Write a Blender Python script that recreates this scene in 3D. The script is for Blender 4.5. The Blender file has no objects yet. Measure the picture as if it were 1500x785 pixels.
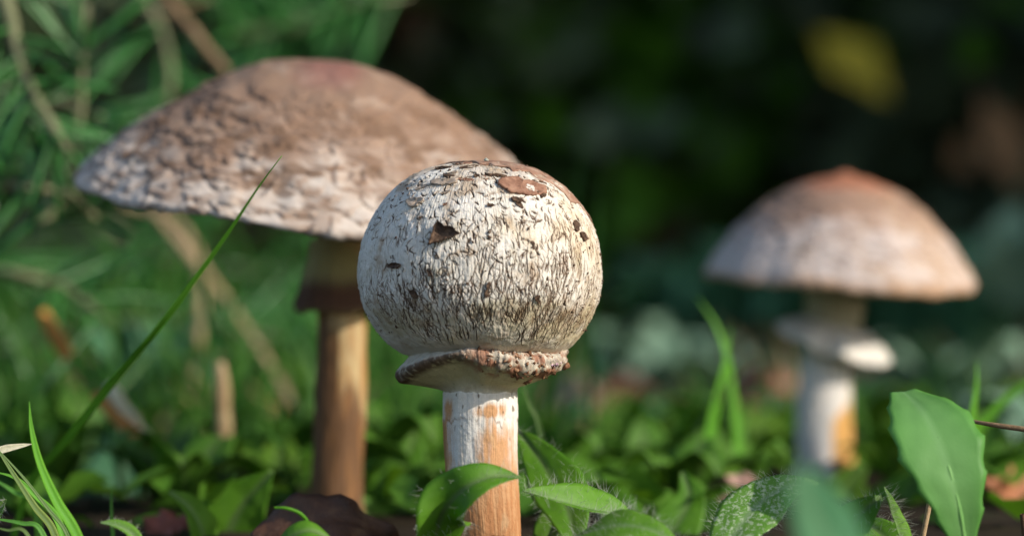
import bpy, math, random
import numpy as np
from mathutils import Vector

# ------------------------------------------------------------------ camera, sky, sun, exposure
scene = bpy.context.scene
S = 0.01                      # the scene is laid out in centimetres, built in metres
CAM_Y, CAM_Z, FPX = -53.0, 5.4, 4182.0
cam_data = bpy.data.cameras.new("camera")
cam = bpy.data.objects.new("camera", cam_data)
scene.collection.objects.link(cam)
cam.location = (0, CAM_Y * S, CAM_Z * S)
cam.rotation_euler = (math.radians(90), 0, 0)
cam_data.sensor_width = 36
cam_data.lens = 36 * FPX / 1500
cam_data.clip_start = 0.01
cam_data.clip_end = 500
cam_data.dof.use_dof = True
cam_data.dof.focus_distance = (0 - CAM_Y - 1.1) * S
cam_data.dof.aperture_fstop = 8.4
scene.camera = cam

SUN_EL, SUN_AZ = math.radians(28), math.radians(63)      # azimuth measured from behind the camera towards its right
sun_vec = Vector((math.cos(SUN_EL) * math.sin(SUN_AZ), -math.cos(SUN_EL) * math.cos(SUN_AZ), math.sin(SUN_EL)))
world = bpy.data.worlds.new("World"); scene.world = world; world.use_nodes = True
wn = world.node_tree; wn.nodes.clear()
wo = wn.nodes.new("ShaderNodeOutputWorld"); wb = wn.nodes.new("ShaderNodeBackground"); ws = wn.nodes.new("ShaderNodeTexSky")
ws.sky_type = 'NISHITA'; ws.sun_disc = False
ws.sun_elevation = SUN_EL
ws.sun_rotation = math.atan2(sun_vec.x, sun_vec.y)
wb.inputs[1].default_value = 0.13
wn.links.new(ws.outputs[0], wb.inputs[0]); wn.links.new(wb.outputs[0], wo.inputs[0])
sd = bpy.data.lights.new("sun", 'SUN'); sd.energy = 3.6; sd.angle = math.radians(0.6); sd.color = (1.0, 0.92, 0.8)
sun = bpy.data.objects.new("sun", sd); scene.collection.objects.link(sun)
sun.rotation_euler = sun_vec.to_track_quat('Z', 'Y').to_euler(); sun.location = sun_vec * 5
scene.view_settings.view_transform = 'Standard'; scene.view_settings.look = 'None'
scene.view_settings.exposure = 0.55; scene.view_settings.gamma = 1.0
scene.render.engine = 'CYCLES'
scene.cycles.use_denoising = True
scene.cycles.max_bounces = 6; scene.cycles.diffuse_bounces = 3; scene.cycles.glossy_bounces = 2
scene.cycles.transmission_bounces = 3; scene.cycles.sample_clamp_indirect = 6

# ------------------------------------------------------------------ helpers
rng = np.random.default_rng(7); random.seed(7)
C = scene.collection
def P(px, py, L):                       # photograph pixel at a distance of L cm from the lens -> point in cm
    k = L / FPX
    return np.array([(px - 750) * k, L + CAM_Y, CAM_Z - (py - 392.5) * k])

_perm = rng.permutation(256); _perm = np.concatenate([_perm, _perm, _perm])
_grad = rng.normal(size=(256, 3)); _grad /= np.linalg.norm(_grad, axis=1)[:, None]
def noise(p):
    p = np.asarray(p, float); i = np.floor(p).astype(np.int64); f = p - i; i &= 255
    u = f * f * f * (f * (f * 6 - 15) + 10)
    out = 0
    for dx in (0, 1):
        wx = u[..., 0] if dx else 1 - u[..., 0]
        for dy in (0, 1):
            wy = u[..., 1] if dy else 1 - u[..., 1]
            for dz in (0, 1):
                wz = u[..., 2] if dz else 1 - u[..., 2]
                h = _perm[_perm[_perm[i[..., 0] + dx] + i[..., 1] + dy] + i[..., 2] + dz]
                g = _grad[h]
                d = g[..., 0] * (f[..., 0] - dx) + g[..., 1] * (f[..., 1] - dy) + g[..., 2] * (f[..., 2] - dz)
                out = out + wx * wy * wz * d
    return out * 1.5
def fbm(p, o=4):
    p = np.asarray(p, float); a, s, t = 1, 0, 0
    for _ in range(o):
        s = s + a * noise(p); t += a; a *= .5; p = p * 2.03 + 11.7
    return s / t
def sstep(a, b, x):
    t = np.clip((x - a) / (b - a), 0, 1); return t * t * (3 - 2 * t)
def mix(a, b, t):
    t = np.asarray(t)[..., None]; return np.asarray(a, float) * (1 - t) + np.asarray(b, float) * t
def spline(pts, n):                     # Catmull-Rom through the points, resampled by length
    p = np.asarray(pts, float); q = np.vstack([2 * p[0] - p[1], p, 2 * p[-1] - p[-2]]); out = []
    for k in range(1, len(q) - 2):
        t = np.linspace(0, 1, 24, endpoint=False)[:, None]; a, b, c, d = q[k-1], q[k], q[k+1], q[k+2]
        out.append(.5 * (2*b + (c-a)*t + (2*a-5*b+4*c-d)*t*t + (3*b-a-3*c+d)*t**3))
    out = np.vstack(out + [p[-1:]])
    s = np.concatenate([[0], np.cumsum(np.linalg.norm(np.diff(out, axis=0), axis=1))])
    x = np.linspace(0, s[-1], n)
    return np.stack([np.interp(x, s, out[:, i]) for i in range(out.shape[1])], 1)
def rough(pts, n, w=9):                 # lathe profile, smoothed
    p = spline(pts, n); return p

def mesh_np(name, V, F, col=None, smooth=True, attrs=None):
    V = np.asarray(V, float) * S; F = np.asarray(F)
    me = bpy.data.meshes.new(name)
    me.vertices.add(len(V)); me.vertices.foreach_set("co", V.astype(np.float32).ravel())
    k = F.shape[1]
    me.loops.add(F.size); me.loops.foreach_set("vertex_index", F.astype(np.int32).ravel())
    me.polygons.add(len(F))
    me.polygons.foreach_set("loop_start", np.arange(0, F.size, k, dtype=np.int32))
    if smooth: me.polygons.foreach_set("use_smooth", np.ones(len(F), bool))
    me.update(calc_edges=True)
    if col is not None:
        a = me.color_attributes.new("col", 'FLOAT_COLOR', 'POINT')
        c = np.ones((len(V), 4), np.float32); c[:, :3] = np.clip(col, 0.002, .95); a.data.foreach_set("color", c.ravel())
    for kk, vv in (attrs or {}).items():
        a = me.attributes.new(kk, 'FLOAT', 'POINT'); a.data.foreach_set("value", np.asarray(vv, np.float32).ravel())
    me.validate()
    return me
def obj(name, me, mat, parent=None, loc=None):
    o = bpy.data.objects.new(name, me); C.objects.link(o)
    if mat is not None and not me.materials: me.materials.append(mat)
    if parent is not None: o.parent = parent
    if loc is not None: o.location = Vector([float(v) * S for v in loc])
    return o
def empty(name, loc, rz=0):
    o = bpy.data.objects.new(name, None); C.objects.link(o); o.empty_display_size = .01
    o.location = Vector([float(v) * S for v in loc]); o.rotation_euler = (0, 0, rz); return o
def tag(o, label, cat, group=None, kind=None):
    o["label"] = label; o["category"] = cat
    if group: o["group"] = group
    if kind: o["kind"] = kind
    return o
def copy_tree(o, parent=None):
    c = o.copy(); C.objects.link(c); c.parent = parent
    for ch in list(o.children): copy_tree(ch, c)
    return c
def grid_faces(nu, nv, wrap=False):     # nv rows of nu verts
    j, i = np.meshgrid(np.arange(nv - 1), np.arange(nu if wrap else nu - 1), indexing='ij')
    i2 = (i + 1) % nu
    return np.stack([j*nu+i, j*nu+i2, (j+1)*nu+i2, (j+1)*nu+i], -1).reshape(-1, 4)

# ------------------------------------------------------------------ materials
def material(name):
    m = bpy.data.materials.new(name); m.use_nodes = True
    nt = m.node_tree; b = nt.nodes["Principled BSDF"]; return m, nt, b
def noise_node(nt, scale, detail=4, vec=None, rough=.6):
    n = nt.nodes.new("ShaderNodeTexNoise"); n.inputs["Scale"].default_value = scale
    n.inputs["Detail"].default_value = detail; n.inputs["Roughness"].default_value = rough
    if vec is not None: nt.links.new(vec, n.inputs["Vector"])
    return n
def ramp(nt, fac, stops):
    r = nt.nodes.new("ShaderNodeValToRGB")
    while len(r.color_ramp.elements) < len(stops): r.color_ramp.elements.new(.5)
    for e, (p, c) in zip(r.color_ramp.elements, stops): e.position = p; e.color = (*c, 1)
    nt.links.new(fac, r.inputs[0]); return r
def objvec(nt):
    return nt.nodes.new("ShaderNodeTexCoord").outputs["Object"]
def bump(nt, h, b, strength, dist):
    k = nt.nodes.new("ShaderNodeBump"); k.inputs["Strength"].default_value = strength; k.inputs["Distance"].default_value = dist
    nt.links.new(h, k.inputs["Height"]); nt.links.new(k.outputs[0], b.inputs["Normal"])
def fungus_mat(name, rough=.75, fine=6000, var=.25, sss=.08):
    m, nt, b = material(name)
    a = nt.nodes.new("ShaderNodeVertexColor"); a.layer_name = "col"
    n = noise_node(nt, fine, 5, objvec(nt), .7)
    mr = nt.nodes.new("ShaderNodeMapRange"); mr.inputs[1].default_value = .3; mr.inputs[2].default_value = .7
    mr.inputs[3].default_value = 1 - var; mr.inputs[4].default_value = 1 + var * .6
    nt.links.new(n.outputs[0], mr.inputs[0])
    x = nt.nodes.new("ShaderNodeVectorMath"); x.operation = 'SCALE'
    nt.links.new(a.outputs[0], x.inputs[0]); nt.links.new(mr.outputs[0], x.inputs[3])
    nt.links.new(x.outputs[0], b.inputs["Base Color"])
    b.inputs["Roughness"].default_value = rough; b.inputs["Specular IOR Level"].default_value = .3
    if sss:
        b.inputs["Subsurface Weight"].default_value = sss; b.inputs["Subsurface Scale"].default_value = .001
        b.inputs["Subsurface Radius"].default_value = (1, .6, .35)
    bump(nt, n.outputs[0], b, .35, .0002)
    return m
def leaf_mat(name, base, alt, vein=(.12, .2, .06), rough=.52, trans=.3, scale=120, spec=.24, mottling=None):
    m, nt, b = material(name)
    v = objvec(nt)
    n = noise_node(nt, scale, 3, v)
    r = ramp(nt, n.outputs[0], [(.35, base), (.68, alt)])
    at = nt.nodes.new("ShaderNodeAttribute"); at.attribute_name = "vein"
    mx = nt.nodes.new("ShaderNodeMix"); mx.data_type = 'RGBA'
    mx.inputs["B"].default_value = (*vein, 1)
    nt.links.new(at.outputs["Fac"], mx.inputs["Factor"]); nt.links.new(r.outputs[0], mx.inputs["A"])
    col = mx.outputs["Result"]
    if mottling:
        n2 = noise_node(nt, mottling[0], 2, v)
        r2 = ramp(nt, n2.outputs[0], [(.5, (0, 0, 0)), (.62, (1, 1, 1))])
        m2 = nt.nodes.new("ShaderNodeMix"); m2.data_type = 'RGBA'; m2.inputs["B"].default_value = (*mottling[1], 1)
        nt.links.new(r2.outputs[0], m2.inputs["Factor"]); nt.links.new(col, m2.inputs["A"]); col = m2.outputs["Result"]
    nt.links.new(col, b.inputs["Base Color"])
    b.inputs["Roughness"].default_value = rough; b.inputs["Specular IOR Level"].default_value = spec
    n3 = noise_node(nt, 2500, 3, v); bump(nt, n3.outputs[0], b, .3, .0002)
    if trans:
        t = nt.nodes.new("ShaderNodeBsdfTranslucent"); ms = nt.nodes.new("ShaderNodeMixShader")
        g = nt.nodes.new("ShaderNodeMix"); g.data_type = 'RGBA'; g.blend_type = 'MULTIPLY'; g.inputs["Factor"].default_value = 1
        g.inputs["B"].default_value = (1.5, 1.5, .55, 1); nt.links.new(col, g.inputs["A"])
        nt.links.new(g.outputs["Result"], t.inputs[0]); ms.inputs[0].default_value = trans
        out = nt.nodes["Material Output"]
        nt.links.new(b.outputs[0], ms.inputs[1]); nt.links.new(t.outputs[0], ms.inputs[2]); nt.links.new(ms.outputs[0], out.inputs[0])
    return m
def plain_mat(name, stops, scale=60, rough=.8, bumpd=.0004, spec=.3):
    m, nt, b = material(name); v = objvec(nt)
    n = noise_node(nt, scale, 5, v, .65); r = ramp(nt, n.outputs[0], stops)
    nt.links.new(r.outputs[0], b.inputs["Base Color"]); b.inputs["Roughness"].default_value = rough
    b.inputs["Specular IOR Level"].default_value = spec
    n2 = noise_node(nt, scale * 12, 4, v); bump(nt, n2.outputs[0], b, .6, bumpd)
    return m

M = {}
M['fungus'] = fungus_mat('mushroom_skin')
M['fungus_soft'] = fungus_mat('mushroom_flesh', fine=2500, var=.14)
M['scale_brown'] = plain_mat('brown_cuticle', [(.3, (.16, .075, .045)), (.5, (.27, .14, .09)), (.7, (.36, .21, .14))], 900, .75, .00012)
M['scale_dark'] = plain_mat('dark_cuticle', [(.3, (.035, .02, .012)), (.5, (.09, .05, .03)), (.75, (.2, .13, .08))], 1400, .7, .00015)
M['scale_grey'] = plain_mat('greyish_cuticle', [(.3, (.26, .19, .14)), (.6, (.42, .34, .27)), (.8, (.5, .43, .36))], 900, .8, .00012)
M['crumb'] = plain_mat('soil_crumb', [(.3, (.05, .025, .012)), (.5, (.17, .075, .035)), (.7, (.42, .25, .15))], 700, .85, .0001)
M['leaf'] = leaf_mat('herb_leaf', (.075, .21, .012), (.115, .27, .02), trans=.35)
M['leaf_bright'] = leaf_mat('bright_herb_leaf', (.11, .27, .02), (.16, .34, .035), vein=(.2, .32, .12), trans=.35)
M['leaf_mottled'] = leaf_mat('mottled_herb_leaf', (.11, .27, .03), (.16, .33, .05), vein=(.24, .36, .16), mottling=(1300, (.42, .52, .32)))
M['leaf_teal'] = leaf_mat('bluish_leaf', (.05, .16, .075), (.075, .2, .1), vein=(.12, .22, .12), rough=.5, trans=.15)  # bluish base; on the background herbs it stands in for reflected sky
M['leaf_pale'] = leaf_mat('greyish_leaf', (.15, .26, .17), (.21, .33, .22), vein=(.25, .34, .24), trans=.15)  # grey-blue tint paints the sky's reflection on the background herbs
M['leaf_satin'] = leaf_mat('satin_leaf', (.085, .26, .045), (.12, .32, .065), vein=(.2, .4, .14), rough=.5, trans=.3)  # lighter, bluer green put in for skylight sheen on the leaf
M['leaf_rib'] = leaf_mat('leaf_rib', (.15, .34, .09), (.2, .4, .12), trans=0)
M['leaf_dark'] = leaf_mat('dark_leaf', (.11, .15, .10), (.18, .24, .125), rough=.55, trans=.12, scale=9, spec=.25)
M['leaf_lime'] = leaf_mat('lime_leaf', (.1, .22, .02), (.15, .28, .03), trans=.4)
M['grass'] = leaf_mat('grass_blade', (.075, .25, .01), (.11, .31, .018), vein=(.1, .28, .05), trans=.35, scale=90)
M['grass_shaded'] = leaf_mat('shaded_grass', (.035, .12, .016), (.06, .17, .02), trans=.3, scale=40)  # grass colour darkened in place of shade on the ground
M['leaf_low'] = leaf_mat('low_leaf', (.065, .175, .02), (.115, .25, .024), trans=.3, scale=30)
M['grass_fresh'] = leaf_mat('fresh_grass', (.11, .34, .012), (.15, .4, .02), vein=(.15, .4, .05), trans=.4, scale=90)
M['grass_yellow'] = leaf_mat('yellowish_grass', (.17, .27, .03), (.24, .3, .06), trans=.35, scale=90)
M['grass_dark'] = leaf_mat('dark_grass', (.03, .11, .014), (.05, .15, .018), trans=.25, scale=90)  # dark grass, lowered further to stand in for shade behind
M['dry'] = plain_mat('dry_stalk', [(.3, (.24, .15, .07)), (.6, (.42, .31, .18)), (.8, (.5, .42, .3))], 120, .7)
M['orange_dry'] = plain_mat('orange_needle', [(.3, (.28, .11, .025)), (.6, (.46, .22, .05)), (.8, (.5, .3, .12))], 90, .7)
M['straw'] = plain_mat('straw', [(.3, (.5, .48, .3)), (.6, (.66, .62, .45)), (.8, (.6, .62, .4))], 90, .6)
M['bark'] = plain_mat('bark', [(.3, (.05, .028, .015)), (.55, (.13, .07, .035)), (.8, (.22, .14, .08))], 80, .85)
M['bark_light'] = plain_mat('pale_bark', [(.3, (.1, .055, .025)), (.55, (.26, .17, .09)), (.8, (.4, .3, .18))], 260, .8)
M['twig_green'] = plain_mat('young_twig', [(.3, (.1, .12, .05)), (.6, (.2, .2, .11)), (.8, (.26, .22, .14))], 80, .7)
M['maroon'] = plain_mat('maroon_dead_leaf', [(.3, (.03, .012, .004)), (.55, (.085, .032, .01)), (.75, (.2, .1, .04))], 160, .5, .0005, .5)
M['dead_pink'] = plain_mat('pinkish_dead_leaf', [(.3, (.3, .16, .12)), (.6, (.42, .27, .22)), (.8, (.5, .38, .33))], 60, .7)
M['dead_red'] = plain_mat('rusty_dead_leaf', [(.3, (.16, .05, .035)), (.6, (.3, .1, .07)), (.8, (.4, .18, .12))], 60, .7)
M['dead_orange'] = plain_mat('orange_dead_leaf', [(.3, (.24, .09, .04)), (.6, (.4, .17, .08)), (.8, (.46, .24, .13))], 60, .65)
M['dead_brown'] = plain_mat('brown_dead_leaf', [(.3, (.12, .06, .025)), (.6, (.2, .11, .045)), (.8, (.26, .15, .07))], 60, .7)
M['dead_yellow'] = plain_mat('yellow_leaf', [(.3, (.52, .36, .03)), (.6, (.7, .5, .04)), (.8, (.72, .55, .07))], 40, .6)
M['needle'] = leaf_mat('pine_needle', (.03, .145, .024), (.055, .21, .045), rough=.38, trans=.1, scale=40, spec=.6)
M['conifer'] = leaf_mat('shade_conifer', (.015, .04, .014), (.03, .07, .022), rough=.6, trans=.1, scale=6, spec=.2)
M['hair'] = plain_mat('leaf_hair', [(.3, (.5, .55, .45)), (.7, (.68, .7, .6))], 500, .5)
M['hair'].node_tree.nodes["Principled BSDF"].inputs["Transmission Weight"].default_value = .3
M['fluff'] = plain_mat('pink_fluff', [(.3, (.6, .36, .45)), (.7, (.75, .55, .62))], 1500, .9)
m, nt, b = material('forest_soil'); v = objvec(nt)
n = noise_node(nt, 35, 6, v, .7); r = ramp(nt, n.outputs[0], [(.35, (.012, .009, .006)), (.55, (.035, .024, .014)), (.7, (.02, .035, .012))])
nt.links.new(r.outputs[0], b.inputs["Base Color"]); b.inputs["Roughness"].default_value = .95; b.inputs["Specular IOR Level"].default_value = .15
n2 = noise_node(nt, 300, 5, v); bump(nt, n2.outputs[0], b, .8, .003); M['soil'] = m

# ------------------------------------------------------------------ ground (one sheet, rising to a wooded bank behind)
def ground_h(x, y):
    x = np.asarray(x, float); y = np.asarray(y, float)
    r = np.sqrt(x*x + (y-5)**2)
    z = fbm(np.stack([x*.06, y*.06, 0*x], -1), 3) * .8 * sstep(8, 40, r) + sstep(190, 520, y) * 190
    z += fbm(np.stack([x*.004, y*.004, 0*x+3], -1), 3) * 30 * sstep(300, 1500, r)
    return z
a = np.concatenate([-np.geomspace(30000, 80, 26), np.linspace(-75, 75, 110), np.geomspace(80, 30000, 26)])
bY = np.concatenate([-np.geomspace(30000, 80, 20), np.linspace(-75, 260, 170), np.geomspace(270, 30000, 40)])
X, Y = np.meshgrid(a, bY)
V = np.stack([X, Y, ground_h(X, Y)], -1).reshape(-1, 3)
g = obj('ground', mesh_np('ground', V, grid_faces(len(a), len(bY))), M['soil']); g["kind"] = "structure"

# ------------------------------------------------------------------ mushroom builders
def lathe(prof, nu, phis=None, centre=None):
    """prof (nv,2) r,z -> grid of points; phi 0 looks at the camera, positive to its right"""
    if phis is None: phis = np.linspace(-math.pi, math.pi, nu, endpoint=False)
    r = prof[:, 0][:, None]; z = prof[:, 1][:, None]
    x = r * np.sin(phis)[None]; y = -r * np.cos(phis)[None]; z = np.broadcast_to(z, x.shape)
    return np.stack([x, y, z], -1), phis
def normals(G, wrap=True):
    du = np.roll(G, -1, 1) - np.roll(G, 1, 1) if wrap else np.gradient(G, axis=1)
    dv = np.gradient(G, axis=0)
    n = np.cross(dv, du); l = np.linalg.norm(n, axis=-1, keepdims=True); n = n / np.maximum(l, 1e-9)
    return n
def outward(N, G):
    c = G.reshape(-1, 3).mean(0); s = np.sign(((G - c) * N).sum(-1).mean()); return N * (s if s else 1)

class Strokes:                      # short marks drawn in the (azimuth, arc length) plane of a cap
    def __init__(self, phis, t, rr):
        self.phis, self.t, self.rr = phis, t, rr
        self.depth = np.zeros((len(t), len(phis))); self.lift = np.zeros_like(self.depth)
    def scale(self, phi0, t0, half_len, half_wid, amp, seed):
        """overlapping shaggy scale: rises towards its lower edge and ends there in a ragged step"""
        if not hasattr(self, 'flap'): self.flap = np.zeros_like(self.depth); self.tip = np.zeros_like(self.depth)
        j0, j1 = np.searchsorted(self.t, [t0 - half_len*1.1, t0 + half_len*1.6]); j1 = min(j1 + 1, len(self.t))
        if j1 - j0 < 3: return
        r = max(self.rr[(j0 + j1)//2], .12); dp = half_wid*1.3/r
        i0, i1 = np.searchsorted(self.phis, [phi0 - dp, phi0 + dp])
        if i1 - i0 < 3: return
        s = ((self.phis[i0:i1] - phi0)*r/half_wid)[None]; t = ((self.t[j0:j1] - t0)/half_len)[:, None]
        fr = .22*noise(np.stack([s[0]*2.2, 0*s[0] + seed, 0*s[0]], -1)) + .16*noise(np.stack([s[0]*7, 0*s[0] + seed, 0*s[0] + 5], -1))
        end = 1 - .55*s**2 + fr[None]
        lat = np.clip(1 - s**2, 0, 1)**.5
        body = np.clip((t + 1)/2, 0, 1)**1.5*lat*(1 - sstep(end - .06, end + .06, t))
        self.flap[j0:j1, i0:i1] = np.maximum(self.flap[j0:j1, i0:i1], body*amp)
        self.tip[j0:j1, i0:i1] = np.maximum(self.tip[j0:j1, i0:i1], sstep(.35, .95, t/np.maximum(end, .2))*(t < end)*lat)
        gap = np.exp(-((t - end - .1)/.1)**2)*lat*min(1, amp*30)  # dark gap below the edge, coloured as shade under the lifted scale
        self.depth[j0:j1, i0:i1] = np.maximum(self.depth[j0:j1, i0:i1], gap*.6)
    def add(self, phi0, t0, ang, length, width, amp=1, bend=0, lift=1):
        """ang: 0 = along the meridian, pi/2 = round the cap"""
        j0 = np.searchsorted(self.t, t0 - length); j1 = np.searchsorted(self.t, t0 + length)
        j0, j1 = max(j0, 0), min(j1 + 1, len(self.t))
        if j1 - j0 < 2: return
        r = max(self.rr[(j0 + j1) // 2], .12); dphi = (length * 1.0 + width * 4) / r
        i0 = np.searchsorted(self.phis, phi0 - dphi); i1 = np.searchsorted(self.phis, phi0 + dphi)
        if i1 - i0 < 2: return
        s = (self.phis[i0:i1] - phi0)[None] * r; t = (self.t[j0:j1] - t0)[:, None]
        ca, sa = math.cos(ang), math.sin(ang)
        along = t * ca + s * sa; across = -t * sa + s * ca
        across = across - bend * (along * along * 4 / length - length * .3) + .12 * width * np.sin(along * 60)
        h = length * .5
        taper = np.clip(1 - np.abs(along) / h, 0, 1) ** .6
        w = width * (.2 + .8 * taper * (.45 + .55 * np.clip((along + h) / (2*h), 0, 1)))
        d = np.exp(-(across / w) ** 2) * (taper > 0) * np.minimum(1, taper * 3) * amp
        self.depth[j0:j1, i0:i1] = np.maximum(self.depth[j0:j1, i0:i1], d)
        l = np.exp(-((across - 2.2 * w) / (2 * w)) ** 2) * np.minimum(1, taper * 2) * amp * lift
        self.lift[j0:j1, i0:i1] = np.maximum(self.lift[j0:j1, i0:i1], l)

def patch_mesh(name, surf, outline_r, thick, nr=7, na=30, curl=0.0, edge=0.0, seed=0):
    """a ragged scale: disc in tangent coordinates (a,b) mapped by surf(a,b)->(point, normal); outline_r(angle)->radius"""
    an = np.linspace(0, 2*math.pi, na, endpoint=False); R = outline_r(an)
    top, bot = [], []
    for q in np.linspace(0, 1, nr):
        aa, bb = R*q*np.cos(an), R*q*np.sin(an)
        p, n = surf(aa, bb)
        h = thick*(1 - .25*q**4) + curl*q**2 + edge*sstep(.8, 1, np.full(na, q)) + .25*thick*noise(np.stack([aa*9, bb*9, 0*aa+seed], -1))
        top.append(p + n*h[:, None]); bot.append(p + n*(h - thick*(1.0 if q > .3 else 1.6))[:, None])
    V = np.vstack(top + bot[::-1]); 
    F = grid_faces(na, 2*nr, True)
    return mesh_np(name, V, F)

# ============================================================ the young mushroom in front
FX = P(704, 0, 53.0)[0]
K = 53.0 / FPX
def zpy(py): return CAM_Z - (py - 392.5) * K
young = empty('young_mushroom', (FX, 0, 0))
tag(young, 'young mushroom with closed round whitish cap covered in fine dark cracks', 'mushroom', 'mushrooms growing among the herbs')
prof_px = [(0,236.5),(30,238),(60,243),(90,253.5),(122,275),(145,300),(160,325),(170,350),(176,375),(178,400),(177,425),(171,450),(159,475),(143,497),(127,511),(112,519),(95,524),(66,528)]
prof = spline([(r*K, zpy(y)) for r, y in prof_px], 430)
phis = np.concatenate([np.linspace(-math.pi, -1.75, 90, endpoint=False), np.linspace(-1.75, 1.75, 820, endpoint=False), np.linspace(1.75, math.pi, 90, endpoint=False)])
G, _ = lathe(prof, len(phis), phis)
tl = np.concatenate([[0], np.cumsum(np.linalg.norm(np.diff(prof, axis=0), axis=1))]); TT = tl[-1]
G[..., 2] += -G[..., 1] * .10 * sstep(zpy(395), zpy(500), G[..., 2])
N = outward(normals(G), G)
st = Strokes(phis, tl, prof[:, 0])
t_of_py = lambda py: float(np.interp(py, [zz for zz in [y for _, y in prof_px]], np.interp([zpy(y) for _, y in prof_px][::-1], prof[:, 1][::-1], tl[::-1])[::-1]))
dens = lambda ph, t: fbm(np.array([[ph*2.2, t*1.2, 5.0]]), 2)[0]
ta, tb, tc = t_of_py(300), t_of_py(345), t_of_py(500)
for k in range(3300):               # fine fibrils on the lower two thirds
    t = random.uniform(t_of_py(318), t_of_py(506)); ph = random.uniform(-2.0, 2.0)
    mid = math.exp(-((t - t_of_py(448)) / .85) ** 2)
    d = dens(ph, t)
    leftness = 1 / (1 + math.exp((ph + .75) * 5))
    if random.random() > .18 + .62 * mid + 1.1 * d - .28 * leftness: continue
    st.add(ph, t, random.gauss(.06 - .12 * ph, .17), random.uniform(.12, .55) * (.7 + .5 * mid), random.uniform(.006, .0125), random.uniform(.4, 1), random.uniform(-.3, .3), .7)
for k in range(900):               # irregular nicks and lifted scales higher up and on the lit side
    t = random.uniform(t_of_py(256), t_of_py(400)); ph = random.uniform(-1.9, 1.9)
    leftness = 1 / (1 + math.exp((ph + .5) * 5))
    if random.random() > .5 + dens(ph + 9, t) * 1.3 - .33 * leftness: continue
    sl = random.gauss(.25 if ph < .2 else -.1, .5)
    if random.random() < .22: sl = random.gauss(1.3, .35)
    st.add(ph, t, sl, random.uniform(.07, .24), random.uniform(.009, .021), random.uniform(.5, 1), random.uniform(-.22, .22), .5)
for k in range(150):                # broader torn flecks
    t = random.uniform(t_of_py(255), t_of_py(490)); ph = random.uniform(-1.9, 1.9)
    st.add(ph, t, random.gauss(.3, .7), random.uniform(.07, .2), random.uniform(.014, .03), random.uniform(.6, 1), random.uniform(-2, 2), 1.2)
for k in range(420):               # shaggy lifted scales
    t = random.uniform(t_of_py(250), t_of_py(440)); ph = random.uniform(-1.95, 1.95)
    if dens(ph + 4, t) < -.12: continue
    st.scale(ph, t, random.uniform(.06, .2), random.uniform(.03, .11), random.uniform(.006, .022), k*.37)
unw = np.stack([np.sin(phis)[None]*3 + 0*tl[:, None], np.cos(phis)[None]*3 + 0*tl[:, None], tl[:, None] + 0*phis[None]], -1)
fib = noise(unw * np.array([26, 26, 4.0])) * .6 + noise(unw * np.array([55, 55, 9.0])) * .4     # fibrous grain along the meridians
lump = fbm(G * .55 + 3, 3); lump2 = fbm(G * 3.0 + 8, 3); fine = fbm(G * 14, 3)
low = sstep(t_of_py(496), t_of_py(515), tl)[:, None]; crown = 1 - sstep(.2, .9, tl)[:, None]
disp = .09 * lump + .028 * lump2 + .012 * fine * (1 - .3 * low) + .012 * fib * (1 - low) * (1 - .5 * crown) - .03 * st.depth + .012 * st.lift + st.flap
pole = sstep(0, .15, tl)[:, None]
G2 = G + N * (disp * pole)[..., None]
# skin colours: cream flesh, brown fibrils, olive stains; tan mottling also paints in shadows
white = np.array([.66, .62, .55]); cream = np.array([.60, .49, .33]); tan = np.array([.36, .25, .15]); dark = np.array([.06, .033, .018]); brown = np.array([.2, .11, .06])
col = np.broadcast_to(white, G.shape).copy()
olive = np.array([.42, .36, .2])
stain = sstep(-.05, .5, fbm(G * 1.1 + 20, 4) + .32 * np.sin(phis)[None] + .25 * sstep(t_of_py(400), t_of_py(480), tl)[:, None] - .1)
col = mix(col, cream, stain * .65)
yl = sstep(.15, .6, fbm(G * 1.6 + 40, 3) + .5 * (sstep(t_of_py(420), t_of_py(478), tl)[:, None] * (1 - low)) + .12 * np.sin(phis)[None])
col = mix(col, olive, yl * .55)
tn = sstep(.2, .55, fbm(G * 2.6 + 60, 4) + .1 + .5 * (1 - sstep(t_of_py(258), t_of_py(305), tl))[:, None])
col = mix(col, tan, tn * .7); col = mix(col, np.array([.3, .2, .13]), st.tip * sstep(-.1, .4, fbm(G * 1.5 + 51, 2)) * .5); col = mix(col, np.array([.8, .76, .7]), sstep(.0, .5, noise(G * 2.2 + 91)) * .4)
speck = sstep(.42, .6, noise(G * 22 + 5)) * sstep(.0, .4, noise(G * 3 + 77)); col = mix(col, brown, speck * .7)
lower_brown = np.exp(-((tl - t_of_py(470)) / .22) ** 2)[:, None] * sstep(-.2, .5, fbm(unw * np.array([5, 5, 2.0]), 3)) * (.5 + .5 * sstep(-.6, .5, phis)[None])
col = mix(col, np.array([.22, .15, .075]), np.clip(lower_brown * 1.1, 0, 1) * .8)  # browner band low on the cap, stronger to the right
col = mix(col, np.array([.5, .46, .38]), low * .75 * (1 - .4*sstep(-.1, .4, fbm(G * 4 + 33, 3))))
col = mix(col, brown, sstep(.1, .55, -fib) * (1 - low) * .34 * (1 - crown))
col = mix(col, tan, np.clip(st.lift, 0, 1) * .38)
col = mix(col, brown, sstep(.06, .35, st.depth) * .85); col = mix(col, dark, sstep(.22, .55, st.depth) * .97)
cap = obj('cap', mesh_np('young_cap', G2.reshape(-1, 3), grid_faces(len(phis), len(tl), True), col.reshape(-1, 3)), M['fungus'], young)
def cap_surface(G, N, phis, tl):
    def at(ph, t):
        i = np.clip(np.searchsorted(phis, ph), 0, len(phis) - 1); j = np.clip(np.searchsorted(tl, t), 0, len(tl) - 1)
        return G[j, i], N[j, i]
    return at
surfY = cap_surface(G, N, phis, tl)
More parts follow.
